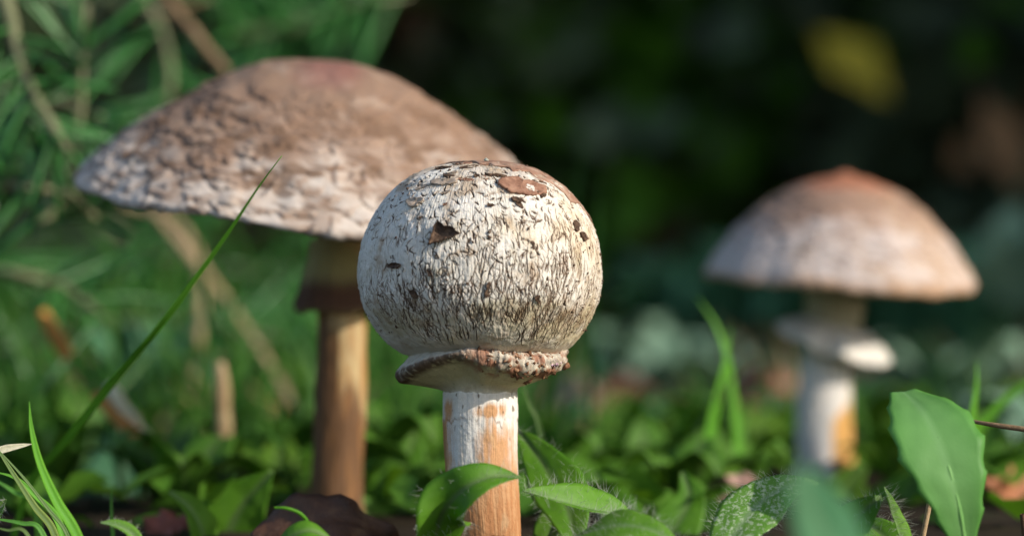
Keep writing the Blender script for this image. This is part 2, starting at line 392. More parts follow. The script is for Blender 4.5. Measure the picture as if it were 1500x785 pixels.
def scale_at(px, py, a, bb, rot, mat, thick=.03, curl=.0, edge=.0, rag=.22, seed=0, shape=None, cut=None):
    """one scale lying on the young cap where the photograph shows it; a, bb half sizes in cm"""
    t0 = t_of_py(py); r0 = float(np.interp(t0, tl, prof[:, 0])); ph0 = math.asin(max(-.98, min(.98, (px - 704) * K / max(r0, .2))))
    ca, sa = math.cos(rot), math.sin(rot)
    def surf(u, v):
        s = u * ca - v * sa; t = u * sa + v * ca
        return surfY(ph0 + s / r0, t0 - t)
    r_ = np.random.default_rng(seed + 100); kn = 11; ka = np.sort((np.arange(kn) + r_.uniform(-.4, .4, kn)) * 2*math.pi/kn); kr = 1 + r_.uniform(-1.3*rag, .8*rag, kn)
    def outl(an):
        base = (np.abs(np.cos(an) / a) ** 2.2 + np.abs(np.sin(an) / bb) ** 2.2) ** (-1 / 2.2)
        if shape is not None: base = base * shape(an)
        return base * np.interp(an, np.concatenate([ka - 2*math.pi, ka, ka + 2*math.pi]), np.tile(kr, 3)) * (1 + .12 * noise(np.stack([np.cos(an)*9, np.sin(an)*9, 0*an + seed + 4], -1)))
    o = obj('scale', patch_mesh('scale', surf, outl, thick, 9, 72, curl, edge, seed), M[mat], cap); return o
def edge_tris(an): return 1/np.maximum(np.cos(((an + .35) % 2.0944) - 1.0472), .3)*.62
s1 = scale_at(762, 279, .50, .22, -.22, 'scale_brown', .05, .03, .02, .25, 1); s1["label"] = 'broad flat brown scale with dark lifted edge'
scale_at(728, 264, .20, .028, -.1, 'scale_dark', .05, .03, 0, .3, 2); scale_at(785, 272, .18, .03, -.3, 'scale_dark', .05, .03, 0, .3, 3)
s2 = scale_at(652, 343, .27, .25, .2, 'scale_dark', .035, .05, .06, .5, 5, edge_tris); s2["label"] = 'dark curled triangular scale'
scale_at(655, 272, .34, .09, .02, 'scale_grey', .04, .03, 0, .3, 6)
scale_at(660, 262, .15, .045, .05, 'scale_dark', .03, .0, 0, .3, 7)
scale_at(699, 264, .06, .05, .3, 'scale_dark', .04, .02, 0, .3, 8)
scale_at(612, 300, .22, .1, .15, 'scale_grey', .035, .03, 0, .35, 9)
scale_at(585, 388, .17, .05, .1, 'scale_dark', .035, .03, 0, .4, 10)
scale_at(634, 398, 0.040, 0.105, .3, 'scale_dark', .018, .012, 0, .7, 11)
scale_at(840, 333, .1, .08, .4, 'scale_dark', .03, .03, 0, .4, 12); scale_at(850, 346, .07, .09, .2, 'scale_dark', .04, .03, 0, .4, 13)
scale_at(790, 290, .07, .07, .2, 'scale_dark', .06, .03, 0, .4, 14); scale_at(757, 298, .11, .05, -.5, 'scale_dark', .04, .03, 0, .4, 15)
scale_at(780, 362, 0.040, 0.090, .6, 'scale_dark', .018, .012, 0, .7, 16); scale_at(786, 443, 0.065, 0.075, .1, 'scale_dark', .018, .012, 0, .7, 17)
scale_at(610, 432, 0.060, 0.105, .6, 'scale_dark', .018, .012, 0, .7, 18); scale_at(716, 424, 0.050, 0.150, -.1, 'scale_dark', .018, .012, 0, .7, 19)
rs_ = random.Random(41)
for k in range(26):                 # thin remnants of brown skin, denser towards the crown
    py = 243 + 62*rs_.random()**1.5; px = 704 + rs_.uniform(-1, 1)*np.interp(py, [243, 275, 305], [45, 105, 138]); z_ = rs_.uniform(.5, 1.15)*(1.25 - (py-243)/90)
    scale_at(px, py, .15*z_, .055*z_, rs_.gauss(0, .35) - (px-704)/500, rs_.choice(['scale_brown', 'scale_grey', 'scale_grey', 'scale_dark']), .016, .012, .006, .55, 200 + k)
# ragged brown skin left on the crown: a thin shell on the far upper side
crown_ax = np.array([.40, .44, .80]); crown_ax /= np.linalg.norm(crown_ax)
ex = np.cross(crown_ax, [0, 1, 0]); ex /= np.linalg.norm(ex); ey = np.cross(crown_ax, ex)
cc = np.array([0, 0, zpy(372)])
an = np.linspace(0, 2*math.pi, 220, endpoint=False); rad = np.radians(56) * (1 + .15*noise(np.stack([np.cos(an)*1.5, np.sin(an)*1.5, 0*an], -1)) + .11*noise(np.stack([np.cos(an)*6, np.sin(an)*6, 0*an+2], -1)) + .03*noise(np.stack([np.cos(an)*20, np.sin(an)*20, 0*an+7], -1)))
rings = []
def cap_radius(dirs):               # distance from cc to the lathe surface along dirs
    el = np.arctan2(dirs[..., 2], np.hypot(dirs[..., 0], dirs[..., 1]))
    pe = np.arctan2(prof[:, 1] - cc[2], prof[:, 0]); pr = np.hypot(prof[:, 0], prof[:, 1] - cc[2])
    o = np.argsort(pe); return np.interp(el, pe[o], pr[o])
for q, h in [(x, 1) for x in np.linspace(0, 1, 26)] + [(1.0, .2), (.985, -.6)]:
    th = rad * q
    d = np.cos(th)[:, None]*crown_ax + np.sin(th)[:, None]*(np.cos(an)[:, None]*ex + np.sin(an)[:, None]*ey)
    lift = .022 * h + .012 * sstep(.85, 1, np.full(len(an), q)) * max(h, 0)
    R = cap_radius(d) + .05 * fbm((cc + d*2.1) * .55 + 3, 3) + lift + .02 * noise(d * 12)
    rings.append(cc + d * R[:, None])
Gc = np.stack(rings)
ccol = mix(np.array([.3, .165, .11]), np.array([.45, .31, .23]), sstep(-.3, .5, fbm(Gc * 3, 3)))
ccol = mix(ccol, np.array([.08, .04, .025]), sstep(.1, .5, fbm(Gc * 7 + 9, 3)) * .6)
ccol[-2:] = ccol[-2:] * .4
cr = obj('crown_skin', mesh_np('crown_skin', Gc.reshape(-1, 3), grid_faces(220, len(rings), True), ccol.reshape(-1, 3)), M['fungus'], cap)
cr["label"] = 'ragged brown skin over the crown of the cap'
# small curled flakes, specks and soil crumbs standing off the surface
def blobs(name, pts, nrm, sizes, mat, parent, flat=.5, seed=1):
    r = np.random.default_rng(seed); base = np.array([(1,0,0),(-1,0,0),(0,1,0),(0,-1,0),(0,0,1),(0,0,-1)], float)
    f8 = np.array([(0,2,4),(2,1,4),(1,3,4),(3,0,4),(2,0,5),(1,2,5),(3,1,5),(0,3,5)])
    Vs, Fs = [], []
    for k, (p, n, s) in enumerate(zip(pts, nrm, sizes)):
        t = np.cross(n, r.normal(size=3)); t /= np.linalg.norm(t); bt = np.cross(n, t)
        m = np.stack([t * r.uniform(.7, 1.8), bt * r.uniform(.5, 1), n * flat * r.uniform(.6, 1.6)])
        Vs.append(p + (base * r.uniform(.6, 1.3, (6, 1))) @ m * s); Fs.append(f8 + 6 * k)
    o = obj(name, mesh_np(name, np.vstack(Vs), np.vstack(Fs), smooth=False), M[mat], parent); o["kind"] = "stuff"; return o
pts, nr, sz = [], [], []
for k in range(420):
    ph = random.uniform(-1.9, 1.9); t = random.uniform(t_of_py(245), t_of_py(495)); p, n_ = surfY(ph, t)
    pts.append(p + n_ * .012); nr.append(n_); sz.append(random.choice([.012, .016, .024, .036]) * random.uniform(.6, 1.2))
blobs('dark_flakes', pts, nr, sz, 'scale_dark', cap, .6, 3)
p, n_ = surfY(.28, t_of_py(238)); blobs('white_crumb', [p + n_*.03], [n_], [.06], 'hair', cap, 1, 8)

# ring
azk = np.radians([-180, -130, -90, -65, -40, -8, 12, 35, 60, 90, 130, 180])
zk = np.interp(phis, azk, [524, 531, 541, 536, 522, 507, 512, 524, 522, 511, 515, 524])
rk = np.interp(phis, azk, [116, 118, 119, 123, 124, 122, 116, 120, 126, 127, 122, 116])
rag = 5 * noise(np.stack([np.sin(phis)*4, np.cos(phis)*4, 0*phis], -1)) + 2 * noise(np.stack([np.sin(phis)*11, np.cos(phis)*11, 0*phis+5], -1)) * (.5 + 1.8*sstep(-.2, .2, phis)*(1-sstep(1.3, 1.6, phis)))
rk0, zk0 = rk.copy(), zk.copy(); rk = rk + rag * .7; zk = zk + rag * .6
tornw = sstep(-.35, .1, phis) * (1 - sstep(1.15, 1.5, phis)); lip = 11*np.exp(-((phis + 1.55)/.6)**2)
rows = []
for q in np.linspace(0, 1, 14):                        # upper face from under the cap out to the rim
    rows.append((mix(92, rk[:, None], np.full(len(phis), q))[:, 0] if False else 92*(1-q) + rk*q, (508)*(1-q) + zk*q - 1*math.sin(q*math.pi)))
for q in np.linspace(0.15, 1, 7):                      # rounded rim
    rows.append((rk + (3 + .25*lip)*math.sin(q*math.pi) - 1*q - .25*lip*q, zk + (9 + 12*tornw + lip) * q))
for q in np.linspace(.04, 1, 46):                      # hollow underside running into the stem
    w_ = max(0, 1 - q*3); re = rk0*(1-w_) + rk*w_ - 1 - .25*lip*w_; ze = zk0*(1-w_) + zk*w_ + 9 + 12*tornw + lip
    zz = ze + (574 - ze) * (.55*(1-(1-q)**2.2) + .45*q**2.6) + tornw * 8 * math.sin(q*math.pi) * (1-q)
    rows.append((re*(1-q)**1.7 + 53.5*(1-(1-q)**1.7), zz))
Gr = np.stack([np.stack([r*K*np.sin(phis), -r*K*np.cos(phis), CAM_Z - (z-392.5)*K], -1) for r, z in rows])
Nr = outward(normals(Gr), Gr)
lum = fbm(Gr * 4 + 2, 3)*.03 + fbm(Gr*16, 3)*.02
under = np.array([0]*14 + list(np.linspace(0, .3, 7)) + [1]*46)[:, None]
lum = lum * (1 - .65*under) + tornw[None] * (1-under) * .09 * fbm(Gr * 7 + 31, 3)
lum *= np.concatenate([np.linspace(0, 1, 10), np.ones(50), np.linspace(1, .2, 7)])[:, None]
Gr = Gr + Nr * lum[..., None]
rc = mix(np.broadcast_to(np.array([.55, .5, .41]), Gr.shape), np.array([.34, .26, .18]), sstep(.0, .45, fbm(Gr * 5 + 81, 4)) * .7)
rc = mix(rc, np.array([.58, .54, .3]), under * np.concatenate([np.ones(42), np.linspace(1, 0, 25)])[:, None] * .85)  # yellowish underside, lightened to stand in for light bounced off grass
edge = np.concatenate([np.zeros(13), np.linspace(0, 1, 3), np.ones(6), np.linspace(1, 0, 6), np.zeros(39)])[:, None]
rc = mix(rc, np.array([.09, .05, .03]), edge * sstep(-.25, .25, fbm(Gr * 9 + 4, 3) + .25) * (.9 - .45*tornw[None]))
patchy = sstep(.0, .25, fbm(Gr * 4 + 70, 4) + .12) * tornw[None] * np.concatenate([np.linspace(0, 1, 12), np.ones(14), np.linspace(1, 0, 10), np.zeros(31)])[:, None]
rc = mix(rc, np.array([.26, .11, .06]), patchy * .9)
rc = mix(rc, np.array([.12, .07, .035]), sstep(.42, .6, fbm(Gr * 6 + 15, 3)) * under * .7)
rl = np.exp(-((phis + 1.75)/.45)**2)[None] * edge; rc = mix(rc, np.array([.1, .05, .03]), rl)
ring = obj('ring', mesh_np('ring', Gr.reshape(-1, 3), grid_faces(len(phis), len(rows), True), rc.reshape(-1, 3)), M['fungus'], young)
ring["label"] = 'pale ragged ring with brown crumbling edge'
pts, nr, sz = [], [], []
for k in range(80):
    ph = random.gauss(.6, .34); j = int(np.clip(random.gauss(18, 6), 8, 40)); i = int(np.clip(np.searchsorted(phis, ph), 0, len(phis)-1))
    pts.append(Gr[j, i]); nr.append(Nr[j, i]); sz.append(random.uniform(.015, .075))
blobs('soil_crumbs', pts, nr, sz, 'crumb', ring, .8, 5)
pts, nr, sz = [], [], []
for k in range(24):
    i = np.searchsorted(phis, random.gauss(.45, .4)); j = int(np.clip(random.gauss(15, 4), 8, 30)); pts.append(Gr[j, i]); nr.append(Nr[j, i]); sz.append(random.uniform(.012, .04))
blobs('pale_crumbs', pts, nr, sz, 'scale_grey', ring, .8, 6)
i = np.searchsorted(phis, 1.02); blobs('pink_fluff', [Gr[17, i] + Nr[17, i]*.02 + rng.normal(size=3)*.05 for _ in range(26)], [Nr[17, i]]*26, rng.uniform(.015, .03, 26), 'fluff', ring, 1, 9)

# stem
zs = np.linspace(zpy(556), -1.0, 330); pys = 392.5 + (CAM_Z - zs)/K
rs = np.interp(pys, [556, 575, 600, 640, 700, 790, 900], [48, 53.6, 54.6, 54, 53, 51, 56]) * K
cx = np.interp(pys, [556, 620, 700, 790, 900], [0, -1, 2, 9, 12]) * K
ph2 = np.concatenate([np.linspace(-math.pi, -1.7, 50, endpoint=False), np.linspace(-1.7, 1.7, 300, endpoint=False), np.linspace(1.7, math.pi, 50, endpoint=False)])
Gs = np.stack([rs[:, None]*np.sin(ph2) + cx[:, None], -rs[:, None]*np.cos(ph2), zs[:, None] + 0*ph2], -1)
Ns = np.stack([np.sin(ph2) + 0*zs[:, None], -np.cos(ph2) + 0*zs[:, None], 0*Gs[..., 0]], -1)
uw = np.stack([np.sin(ph2) + 0*zs[:, None], np.cos(ph2) + 0*zs[:, None], zs[:, None] + 0*ph2], -1)
fibr = noise(uw*np.array([16, 16, .9])) * .6 + noise(uw*np.array([38, 38, 1.6])) * .4
line = 611 + 9*noise(np.stack([np.sin(ph2)*2.2, np.cos(ph2)*2.2, 0*ph2], -1)) + 4*noise(np.stack([np.sin(ph2)*8, np.cos(ph2)*8, 0*ph2+4], -1)) + 3*noise(np.stack([np.sin(ph2)*21, np.cos(ph2)*21, 0*ph2+4], -1))
drop = 13*np.exp(-((ph2-.62)/.05)**2)
below = pys[:, None] - (line + drop)[None]
torn = fbm(uw*np.array([4, 4, 2.5]) + 12, 4)
collar = 1 - sstep(-2.2, 2.2, below + 9*torn)
d = .03*fbm(uw*np.array([2, 2, 1.0]), 2) + .008*fibr + .008*fbm(Gs*14, 3) + .007*collar
Gs2 = Gs + Ns*d[..., None]
sc = np.broadcast_to(np.array([.70, .67, .62]), Gs.shape).copy()
orange = np.array([.52, .25, .085]); deep = np.array([.36, .13, .04])
streak = noise(uw*np.array([7, 7, .7]) + 5)*.5 + noise(uw*np.array([18, 18, 1.3]) + 8)*.35 + fbm(uw*np.array([5, 5, 4.0]) + 2, 4)*.5
bias = -.12 + .62*np.exp(-((ph2-.45)/.75)**2)[None]*sstep(-5, 40, below) + .75*sstep(660, 745, pys)[:, None] - .45*np.exp(-((ph2+.42)/.3)**2)[None]*(1-sstep(690, 725, pys)[:, None]) + .5*sstep(.95, 1.3, -ph2)[None]
orm = sstep(-.3, .5, bias + .75*streak)*sstep(-6, 6, below + 14*torn)
up_or = np.exp(-((ph2-.3)/.5)**2)[None]*np.exp(-((pys-599)/11)**2)[:, None] + .95*np.exp(-((ph2+1.0)/.24)**2)[None]*np.exp(-((pys-600)/18)**2)[:, None]
up_or = sstep(.1, .9, up_or*(1 + 1.1*streak + .8*torn))*(1 - sstep(0, 6, below + 9*torn))
sc = mix(sc, orange, np.clip(orm + up_or, 0, 1)*.9)
sc = mix(sc, deep, np.clip(orm, 0, 1)*sstep(-.1, .5, -streak + .45*sstep(690, 780, pys)[:, None])*.55)
sc = mix(sc, np.array([.5, .4, .24]), sstep(.15, .5, fbm(uw*np.array([3, 3, 1.6]) + 44, 4))*.35)
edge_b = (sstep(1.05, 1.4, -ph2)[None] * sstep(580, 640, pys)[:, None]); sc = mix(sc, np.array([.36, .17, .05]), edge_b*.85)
sc = mix(sc, np.array([.26, .13, .055]), np.exp(-((below + 9*torn - 1)/1.8)**2)*sstep(.0, .35, noise(uw*np.array([3, 3, 1.0])+9) + .5*np.exp(-((ph2-.6)/.2)**2)[None] - .15)*.6)
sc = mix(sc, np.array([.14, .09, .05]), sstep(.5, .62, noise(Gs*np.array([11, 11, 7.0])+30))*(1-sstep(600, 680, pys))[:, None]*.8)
stem = obj('stem', mesh_np('stem', Gs2.reshape(-1, 3), grid_faces(len(ph2), len(zs), True), sc.reshape(-1, 3)), M['fungus'], young)
stem["label"] = 'white stem streaked orange brown'

# ============================================================ open mushrooms behind
def open_cap(name, R, H, pts, nu, nv, parent, colour, seed, strokes, tilt, at, mat='fungus_soft', scalloped=.02, lumpy=.12, deep=.06):
    """convex cap, its rim rolled in, with gills; pts is (radius share, height share) from crown to rim"""
    pr = spline([(r*R, h*H) for r, h in pts], nv)
    ph = np.linspace(-math.pi, math.pi, nu, endpoint=False)
    G, _ = lathe(pr, nu, ph)
    t = np.concatenate([[0], np.cumsum(np.linalg.norm(np.diff(pr, axis=0), axis=1))])
    N = outward(normals(G), G)
    s = Strokes(ph, t, pr[:, 0]); strokes(s, t[-1], R)
    f = np.minimum(t/t[-1], 1)[:, None]
    w = sstep(0, .08, f)
    fl = noise(np.stack([G[..., 0]*1.5, G[..., 1]*1.5, G[..., 2]*2.6 + 3], -1)) + .5*noise(G*np.array([3.2, 3.2, 5.0]))
    d = (s.flap if hasattr(s, 'flap') else 0) + lumpy*fbm(G*.5 + seed, 3) + .04*fbm(G*2 + seed, 3) - deep*s.depth + deep*.8*s.lift
    G2 = G + N*(d*w)[..., None]
    sca = 1 + scalloped*(noise(np.stack([np.sin(ph)*2.5, np.cos(ph)*2.5, 0*ph+seed], -1)) + .6*noise(np.stack([np.sin(ph)*9, np.cos(ph)*9, 0*ph+seed], -1)))
    G2[..., :2] *= (1 + (sca[None]-1)*f**3)[..., None]
    G2[..., 2] += .10*H*noise(np.stack([np.sin(ph)*1.7, np.cos(ph)*1.7, 0*ph+seed+5], -1))[None]*f[..., 0:1]**4 if False else (.08*H*noise(np.stack([np.sin(ph)*1.7, np.cos(ph)*1.7, 0*ph+seed+5], -1)))[None]*f**4
    colv = colour(G, ph, f, s)
    o = obj('cap', mesh_np(name+'_cap', G2.reshape(-1, 3), grid_faces(nu, nv, True), colv.reshape(-1, 3)), M[mat], parent, at)
    o.rotation_euler = tilt
    # gills: thin blades under the cap
    jm = int(np.argmax(pr[:, 0])) + 1; ng = 150; Vs, Fs = [], []
    rr = np.linspace(.13, .94, 9)
    zt = np.interp(rr*R, pr[:jm, 0], pr[:jm, 1]) - .22
    for k in range(ng):
        a = 2*math.pi*k/ng; dx, dy = math.sin(a), -math.cos(a); ox, oy = dy*.012, -dx*.012
        zb = np.maximum(zt - .75, np.minimum(zt - .04, .05*H))
        for sg in (1, -1):
            for r_, z1, z2 in zip(rr, zt, zb):
                Vs += [(dx*r_*R + sg*ox, dy*r_*R + sg*oy, z1), (dx*r_*R + sg*ox*.4, dy*r_*R + sg*oy*.4, z2)]
        b0 = k*36
        for sg in (0, 18):
            for q in range(8):
                v0 = b0 + sg + 2*q; Fs.append((v0, v0+2, v0+3, v0+1))
        for q in range(8): v0 = b0 + 2*q; Fs.append((v0+1, v0+3, v0+21, v0+19))
    gl = np.broadcast_to(np.array([.33, .22, .13]), (len(Vs), 3))
    gi = obj('gills', mesh_np('gills', Vs, Fs, gl, smooth=False), M[mat], o); gi["kind"] = "stuff"
    # inner flesh that closes the cap above the gills
    r2 = np.linspace(.02, .95, 22); z2 = np.interp(r2*R, pr[:jm, 0], pr[:jm, 1]) - .16
    Gf, _ = lathe(np.stack([r2*R, z2], 1), 90); obj('flesh', mesh_np('flesh', Gf.reshape(-1, 3), grid_faces(90, 22, True), np.broadcast_to(np.array([.45, .35, .24]), (90*22, 3))), M[mat], o)
    return o
def simple_stem(parent, keys, colour, nu=120, nv=160):
    """keys: (x, y, z, r) from top to base, in the parent's frame"""
    k = spline(keys, nv); ph = np.linspace(-math.pi, math.pi, nu, endpoint=False)
    G = np.stack([k[:, 0:1] + k[:, 3:4]*np.sin(ph), k[:, 1:2] - k[:, 3:4]*np.cos(ph), k[:, 2:3] + 0*ph], -1)
    uw = np.stack([np.sin(ph) + 0*k[:, 2:3], np.cos(ph) + 0*k[:, 2:3], k[:, 2:3] + 0*ph], -1)
    n = np.stack([np.sin(ph) + 0*k[:, 2:3], -np.cos(ph) + 0*k[:, 2:3], 0*uw[..., 2]], -1)
    fb = noise(uw*np.array([14, 14, .8]))
    G = G + n*(.012*fb + .03*fbm(uw*np.array([2, 2, 1.2]), 2))[..., None]
    return obj('stem', mesh_np('stem', G.reshape(-1, 3), grid_faces(nu, nv, True), colour(uw, fb, np.linspace(0, 1, nv)[:, None], ph).reshape(-1, 3)), M['fungus_soft'], parent)
def skirt(parent, rows, colour, nu=160, tilt=(0, 0, 0), at=(0, 0, 0), wob=.06, seed=0):
    """hanging ring: closed profile (r, z) swept round with a wavy edge"""
    pr = spline(rows, 60); ph = np.linspace(-math.pi, math.pi, nu, endpoint=False); G, _ = lathe(pr, nu, ph)
    rn = (pr[:, 0] - pr[:, 0].min())/np.ptp(pr[:, 0])
    w = wob*(noise(np.stack([np.sin(ph)*2, np.cos(ph)*2, 0*ph+seed], -1)) + .6*noise(np.stack([np.sin(ph)*6, np.cos(ph)*6, 0*ph+seed], -1)))
    G[..., :2] *= (1 + w[None]*rn[:, None]*1.2)[..., None]; G[..., 2] += w[None]*rn[:, None]*1.5
    G += .02*np.stack([fbm(G*5 + 1, 2), fbm(G*5 + 5, 2), fbm(G*5 + 9, 2)], -1)
    o = obj('ring', mesh_np('ring', G.reshape(-1, 3), grid_faces(nu, 60, True), colour(G, np.linspace(0, 1, 60)[:, None], ph).reshape(-1, 3)), M['fungus_soft'], parent, at)
    o.rotation_euler = tilt; return o

# ---- wide mushroom (to the left of the young one)
LW = 61.5; kW = LW/FPX
wide_b = P(497, 0, LW); wide = empty('wide_mushroom', (wide_b[0], wide_b[1], 0))
tag(wide, 'tall open mushroom with wide shaggy brown and white cap behind the round one', 'mushroom', 'mushrooms growing among the herbs')
def wide_strokes(s, T, R):
    r = random.Random(3)
    for k in range(900):
        f = r.uniform(.22, .97)**.8; s.scale(r.uniform(-math.pi, math.pi), f*T, r.uniform(.15, .5), r.uniform(.14, .55), r.uniform(.03, .075), k*.41)
    for k in range(160):
        f = r.uniform(.6, 1.0); ph = r.uniform(-math.pi, math.pi)
        if r.random() < .0: s.add(ph, f*T, r.gauss(1.5, .25), r.uniform(.35, .95), r.uniform(.035, .075), r.uniform(.4, 1), r.uniform(-.6, .6), 1.3)
        else: s.add(ph, f*T, r.gauss(0, .5), r.uniform(.3, .9), r.uniform(.03, .06), r.uniform(.3, .9), r.uniform(-.5, .5), 1.2)
def wide_col(G, ph, f, s):
    white = np.array([.54, .47, .41]); brown = np.array([.29, .185, .125]); dk = np.array([.12, .065, .038]); umbo = np.array([.2, .085, .07])
    b = fbm(G*.8 + 4, 3)
    t = 1 - sstep(.52, .9, f + .26*b)
    c = mix(np.broadcast_to(white, G.shape), brown, t*.88)
    c = mix(c, np.array([.45, .3, .19]), sstep(.05, .5, fbm(G*1.7 + 9, 3))*.45)
    c = mix(c, dk, sstep(.2, .7, s.depth)*.85)
    c = mix(c, np.array([.4, .3, .23]), sstep(.2, .5, fbm(G*2.5 + 30, 3))*.5*(1-t))
    fl = noise(np.stack([G[..., 0]*1.5, G[..., 1]*1.5, G[..., 2]*2.6 + 3], -1)) + .5*noise(G*np.array([3.2, 3.2, 5.0]))
    c = mix(c, np.array([.2, .115, .07]), s.tip*sstep(-.35, .15, fl)*(.7 + .28*np.exp(-((f-.6)/.25)**2))*sstep(.15, .4, f))
    c = mix(c, np.array([.3, .2, .14]), sstep(.05, .4, fbm(np.stack([G[..., 0]*1.3, G[..., 1]*1.3, G[..., 2]*2.2], -1) + 77, 4))*.6*sstep(.4, .6, f))
    c = mix(c, np.array([.22, .135, .09]), (1 - sstep(.4, .85, f + .45*b))*.75)
    c = mix(c, np.array([.4, .3, .23]), sstep(.05, .45, fbm(G*1.4 + 101, 4))*.55*(1 - sstep(.5, .8, f)))
    fk = noise(np.stack([G[..., 0]*1.1, G[..., 1]*1.1, G[..., 2]*3.2], -1) + 61) + .45*noise(G*np.array([3, 3, 6.0]) + 13)
    c = mix(c, np.array([.15, .085, .05]), sstep(.2, .38, fk)*.75*sstep(.35, .5, f)*(1 - sstep(.8, .95, f)))
    du = np.hypot(G[..., 0] - .25, (G[..., 1] + .75)*.8); c = mix(c, umbo, (1 - sstep(.35, 1.0, du + .25*b))*.8)
    c = mix(c, np.array([.3, .18, .1]), sstep(.975, 1.0, f)*.8)
    return c
capW_c = P(460, 268, LW)
wprof = [(0, 1.0), (.10, .995), (.2, .965), (.35, .86), (.5, .70), (.65, .52), (.8, .32), (.92, .13), (.985, .02), (1.0, -.03), (.985, -.055), (.95, -.04)]
wcap = open_cap('wide', 347*kW, 180*kW, wprof, 560, 230, wide, wide_col, 2.0, wide_strokes, (math.radians(11), math.radians(4.5), 0), (capW_c[0]-wide_b[0], 0, capW_c[2]), deep=.05, lumpy=.16)
def wstem_col(uw, fb, f, ph):
    c = mix(np.broadcast_to(np.array([.47, .36, .19]), uw.shape), np.array([.34, .18, .06]), sstep(-.2, .5, fbm(uw*np.array([1.5, 1.5, .5]) + 1, 3) + .3*fb))
    c = mix(c, np.array([.13, .065, .028]), sstep(.0, .5, fbm(uw*np.array([2, 2, .5]) + 7, 3) + 1.2*sstep(.4, .8, f) - .02 - .5*np.sin(ph)[None]))  # brown low down; left side darkened too, its shade painted in
    c = mix(c, np.array([.3, .14, .045]), sstep(.0, .4, fbm(uw*np.array([4, 4, 1.0]) + 17, 4))*.6)
    return c
zW = lambda py: CAM_Z - (py - 392.5)*kW
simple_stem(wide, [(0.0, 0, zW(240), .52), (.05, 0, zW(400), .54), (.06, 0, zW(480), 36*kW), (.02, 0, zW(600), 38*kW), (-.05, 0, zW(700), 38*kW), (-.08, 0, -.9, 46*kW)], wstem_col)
def wring_col(G, f, ph):
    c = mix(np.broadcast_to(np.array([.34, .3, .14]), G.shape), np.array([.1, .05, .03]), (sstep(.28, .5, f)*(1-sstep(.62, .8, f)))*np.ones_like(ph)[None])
    return c
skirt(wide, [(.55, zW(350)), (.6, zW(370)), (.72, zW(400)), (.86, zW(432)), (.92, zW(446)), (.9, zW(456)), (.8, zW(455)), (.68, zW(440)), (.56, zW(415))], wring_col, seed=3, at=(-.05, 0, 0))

# ---- domed mushroom (to the right)
LD = 72.0; kD = LD/FPX
dome_b = P(1212, 0, LD); dome = empty('domed_mushroom', (dome_b[0], dome_b[1], 0))
tag(dome, 'domed mushroom with reddish brown crown and white collar, standing apart', 'mushroom', 'mushrooms growing among the herbs')
def dome_strokes(s, T, R):
    r = random.Random(5)
    for k in range(700):
        f = r.uniform(.2, .97)**.8; s.scale(r.uniform(-math.pi, math.pi), f*T, r.uniform(.1, .3), r.uniform(.08, .28), r.uniform(.02, .05), k*.41)
    for k in range(520):
        f = r.uniform(.3, 1.0); ph = r.uniform(-math.pi, math.pi)
        s.add(ph, f*T, r.gauss(1.5, .3) if r.random() < .7 else r.gauss(0, .4), r.uniform(.2, .6), r.uniform(.02, .04), r.uniform(.3, 1), r.uniform(-.5, .5), 1)
def dome_col(G, ph, f, s):
    white = np.array([.54, .46, .42]); red = np.array([.33, .12, .06]); mid = np.array([.33, .21, .15])
    b = fbm(G*1.1 + 14, 3)
    c = mix(np.broadcast_to(white, G.shape), mid, (1 - sstep(.5, .74, f + .2*b))*.9)
    c = mix(c, np.array([.42, .29, .2]), sstep(.0, .5, fbm(G*1.6 + 4, 4) + .3*np.sin(ph + .4)[None] + .1)*.8)  # brown mottling, leaning right to paint in the sun's warm side
    c = mix(c, np.array([.24, .15, .1]), np.exp(-((f + .1*b - .42)/.05)**2)*.6)
    c = mix(c, red, (1 - sstep(.2, .4, f + .12*b))*.9)
    c = mix(c, np.array([.22, .13, .085]), s.tip*(1 - sstep(.6, .98, f + .25*b))*.8)
    c = mix(c, np.array([.3, .18, .11]), sstep(.3, .95, s.depth)*.5*(1-sstep(.6, .95, f)*.5))
    c = mix(c, np.array([.36, .2, .1]), sstep(.9, .97, f + .07*b)*.75)
    return c
dprof = [(0, 1.03), (.045, 1.015), (.1, .985), (.2, .955), (.35, .87), (.5, .75), (.65, .60), (.8, .40), (.9, .22), (.97, .08), (1.0, 0), (.995, -.05), (.96, -.06)]
cD = P(1230, 409, LD)
dcap = open_cap('dome', 196*kD, 154*kD, dprof, 420, 180, dome, dome_col, 9.0, dome_strokes, (math.radians(2), math.radians(2.2), .4), (cD[0]-dome_b[0], 0, cD[2]), deep=.03, lumpy=.1)
zD = lambda py: CAM_Z - (py - 392.5)*kD
def dstem_col(uw, fb, f, ph):
    c = mix(np.broadcast_to(np.array([.62, .58, .54]), uw.shape), np.array([.52, .28, .08]), sstep(-.1, .4, fbm(uw*np.array([1.5, 1.5, .5]) + 33, 3) + .2*fb + 1.1*np.exp(-((ph-.85)/.7)**2)[None]*sstep(.5, .62, f) - .6*np.exp(-((ph+.9)/.8)**2)[None] - .2))
    c = mix(c, np.array([.3, .25, .12]), (1 - sstep(.28, .42, f))*.7)
    c = mix(c, np.array([.3, .13, .05]), sstep(.2, .5, fbm(uw*np.array([3, 3, 1.0]) + 3, 3) + .4*sstep(.7, .95, f) - .1)*.7)
    return c
simple_stem(dome, [(.2, 0, zD(395), 46*kD), (.17, 0, zD(460), 42*kD), (.0, 0, zD(530), 37*kD), (-.1, 0, zD(600), 40*kD), (-.05, 0, zD(680), 43*kD), (-.05, 0, -.9, 52*kD)], dstem_col)
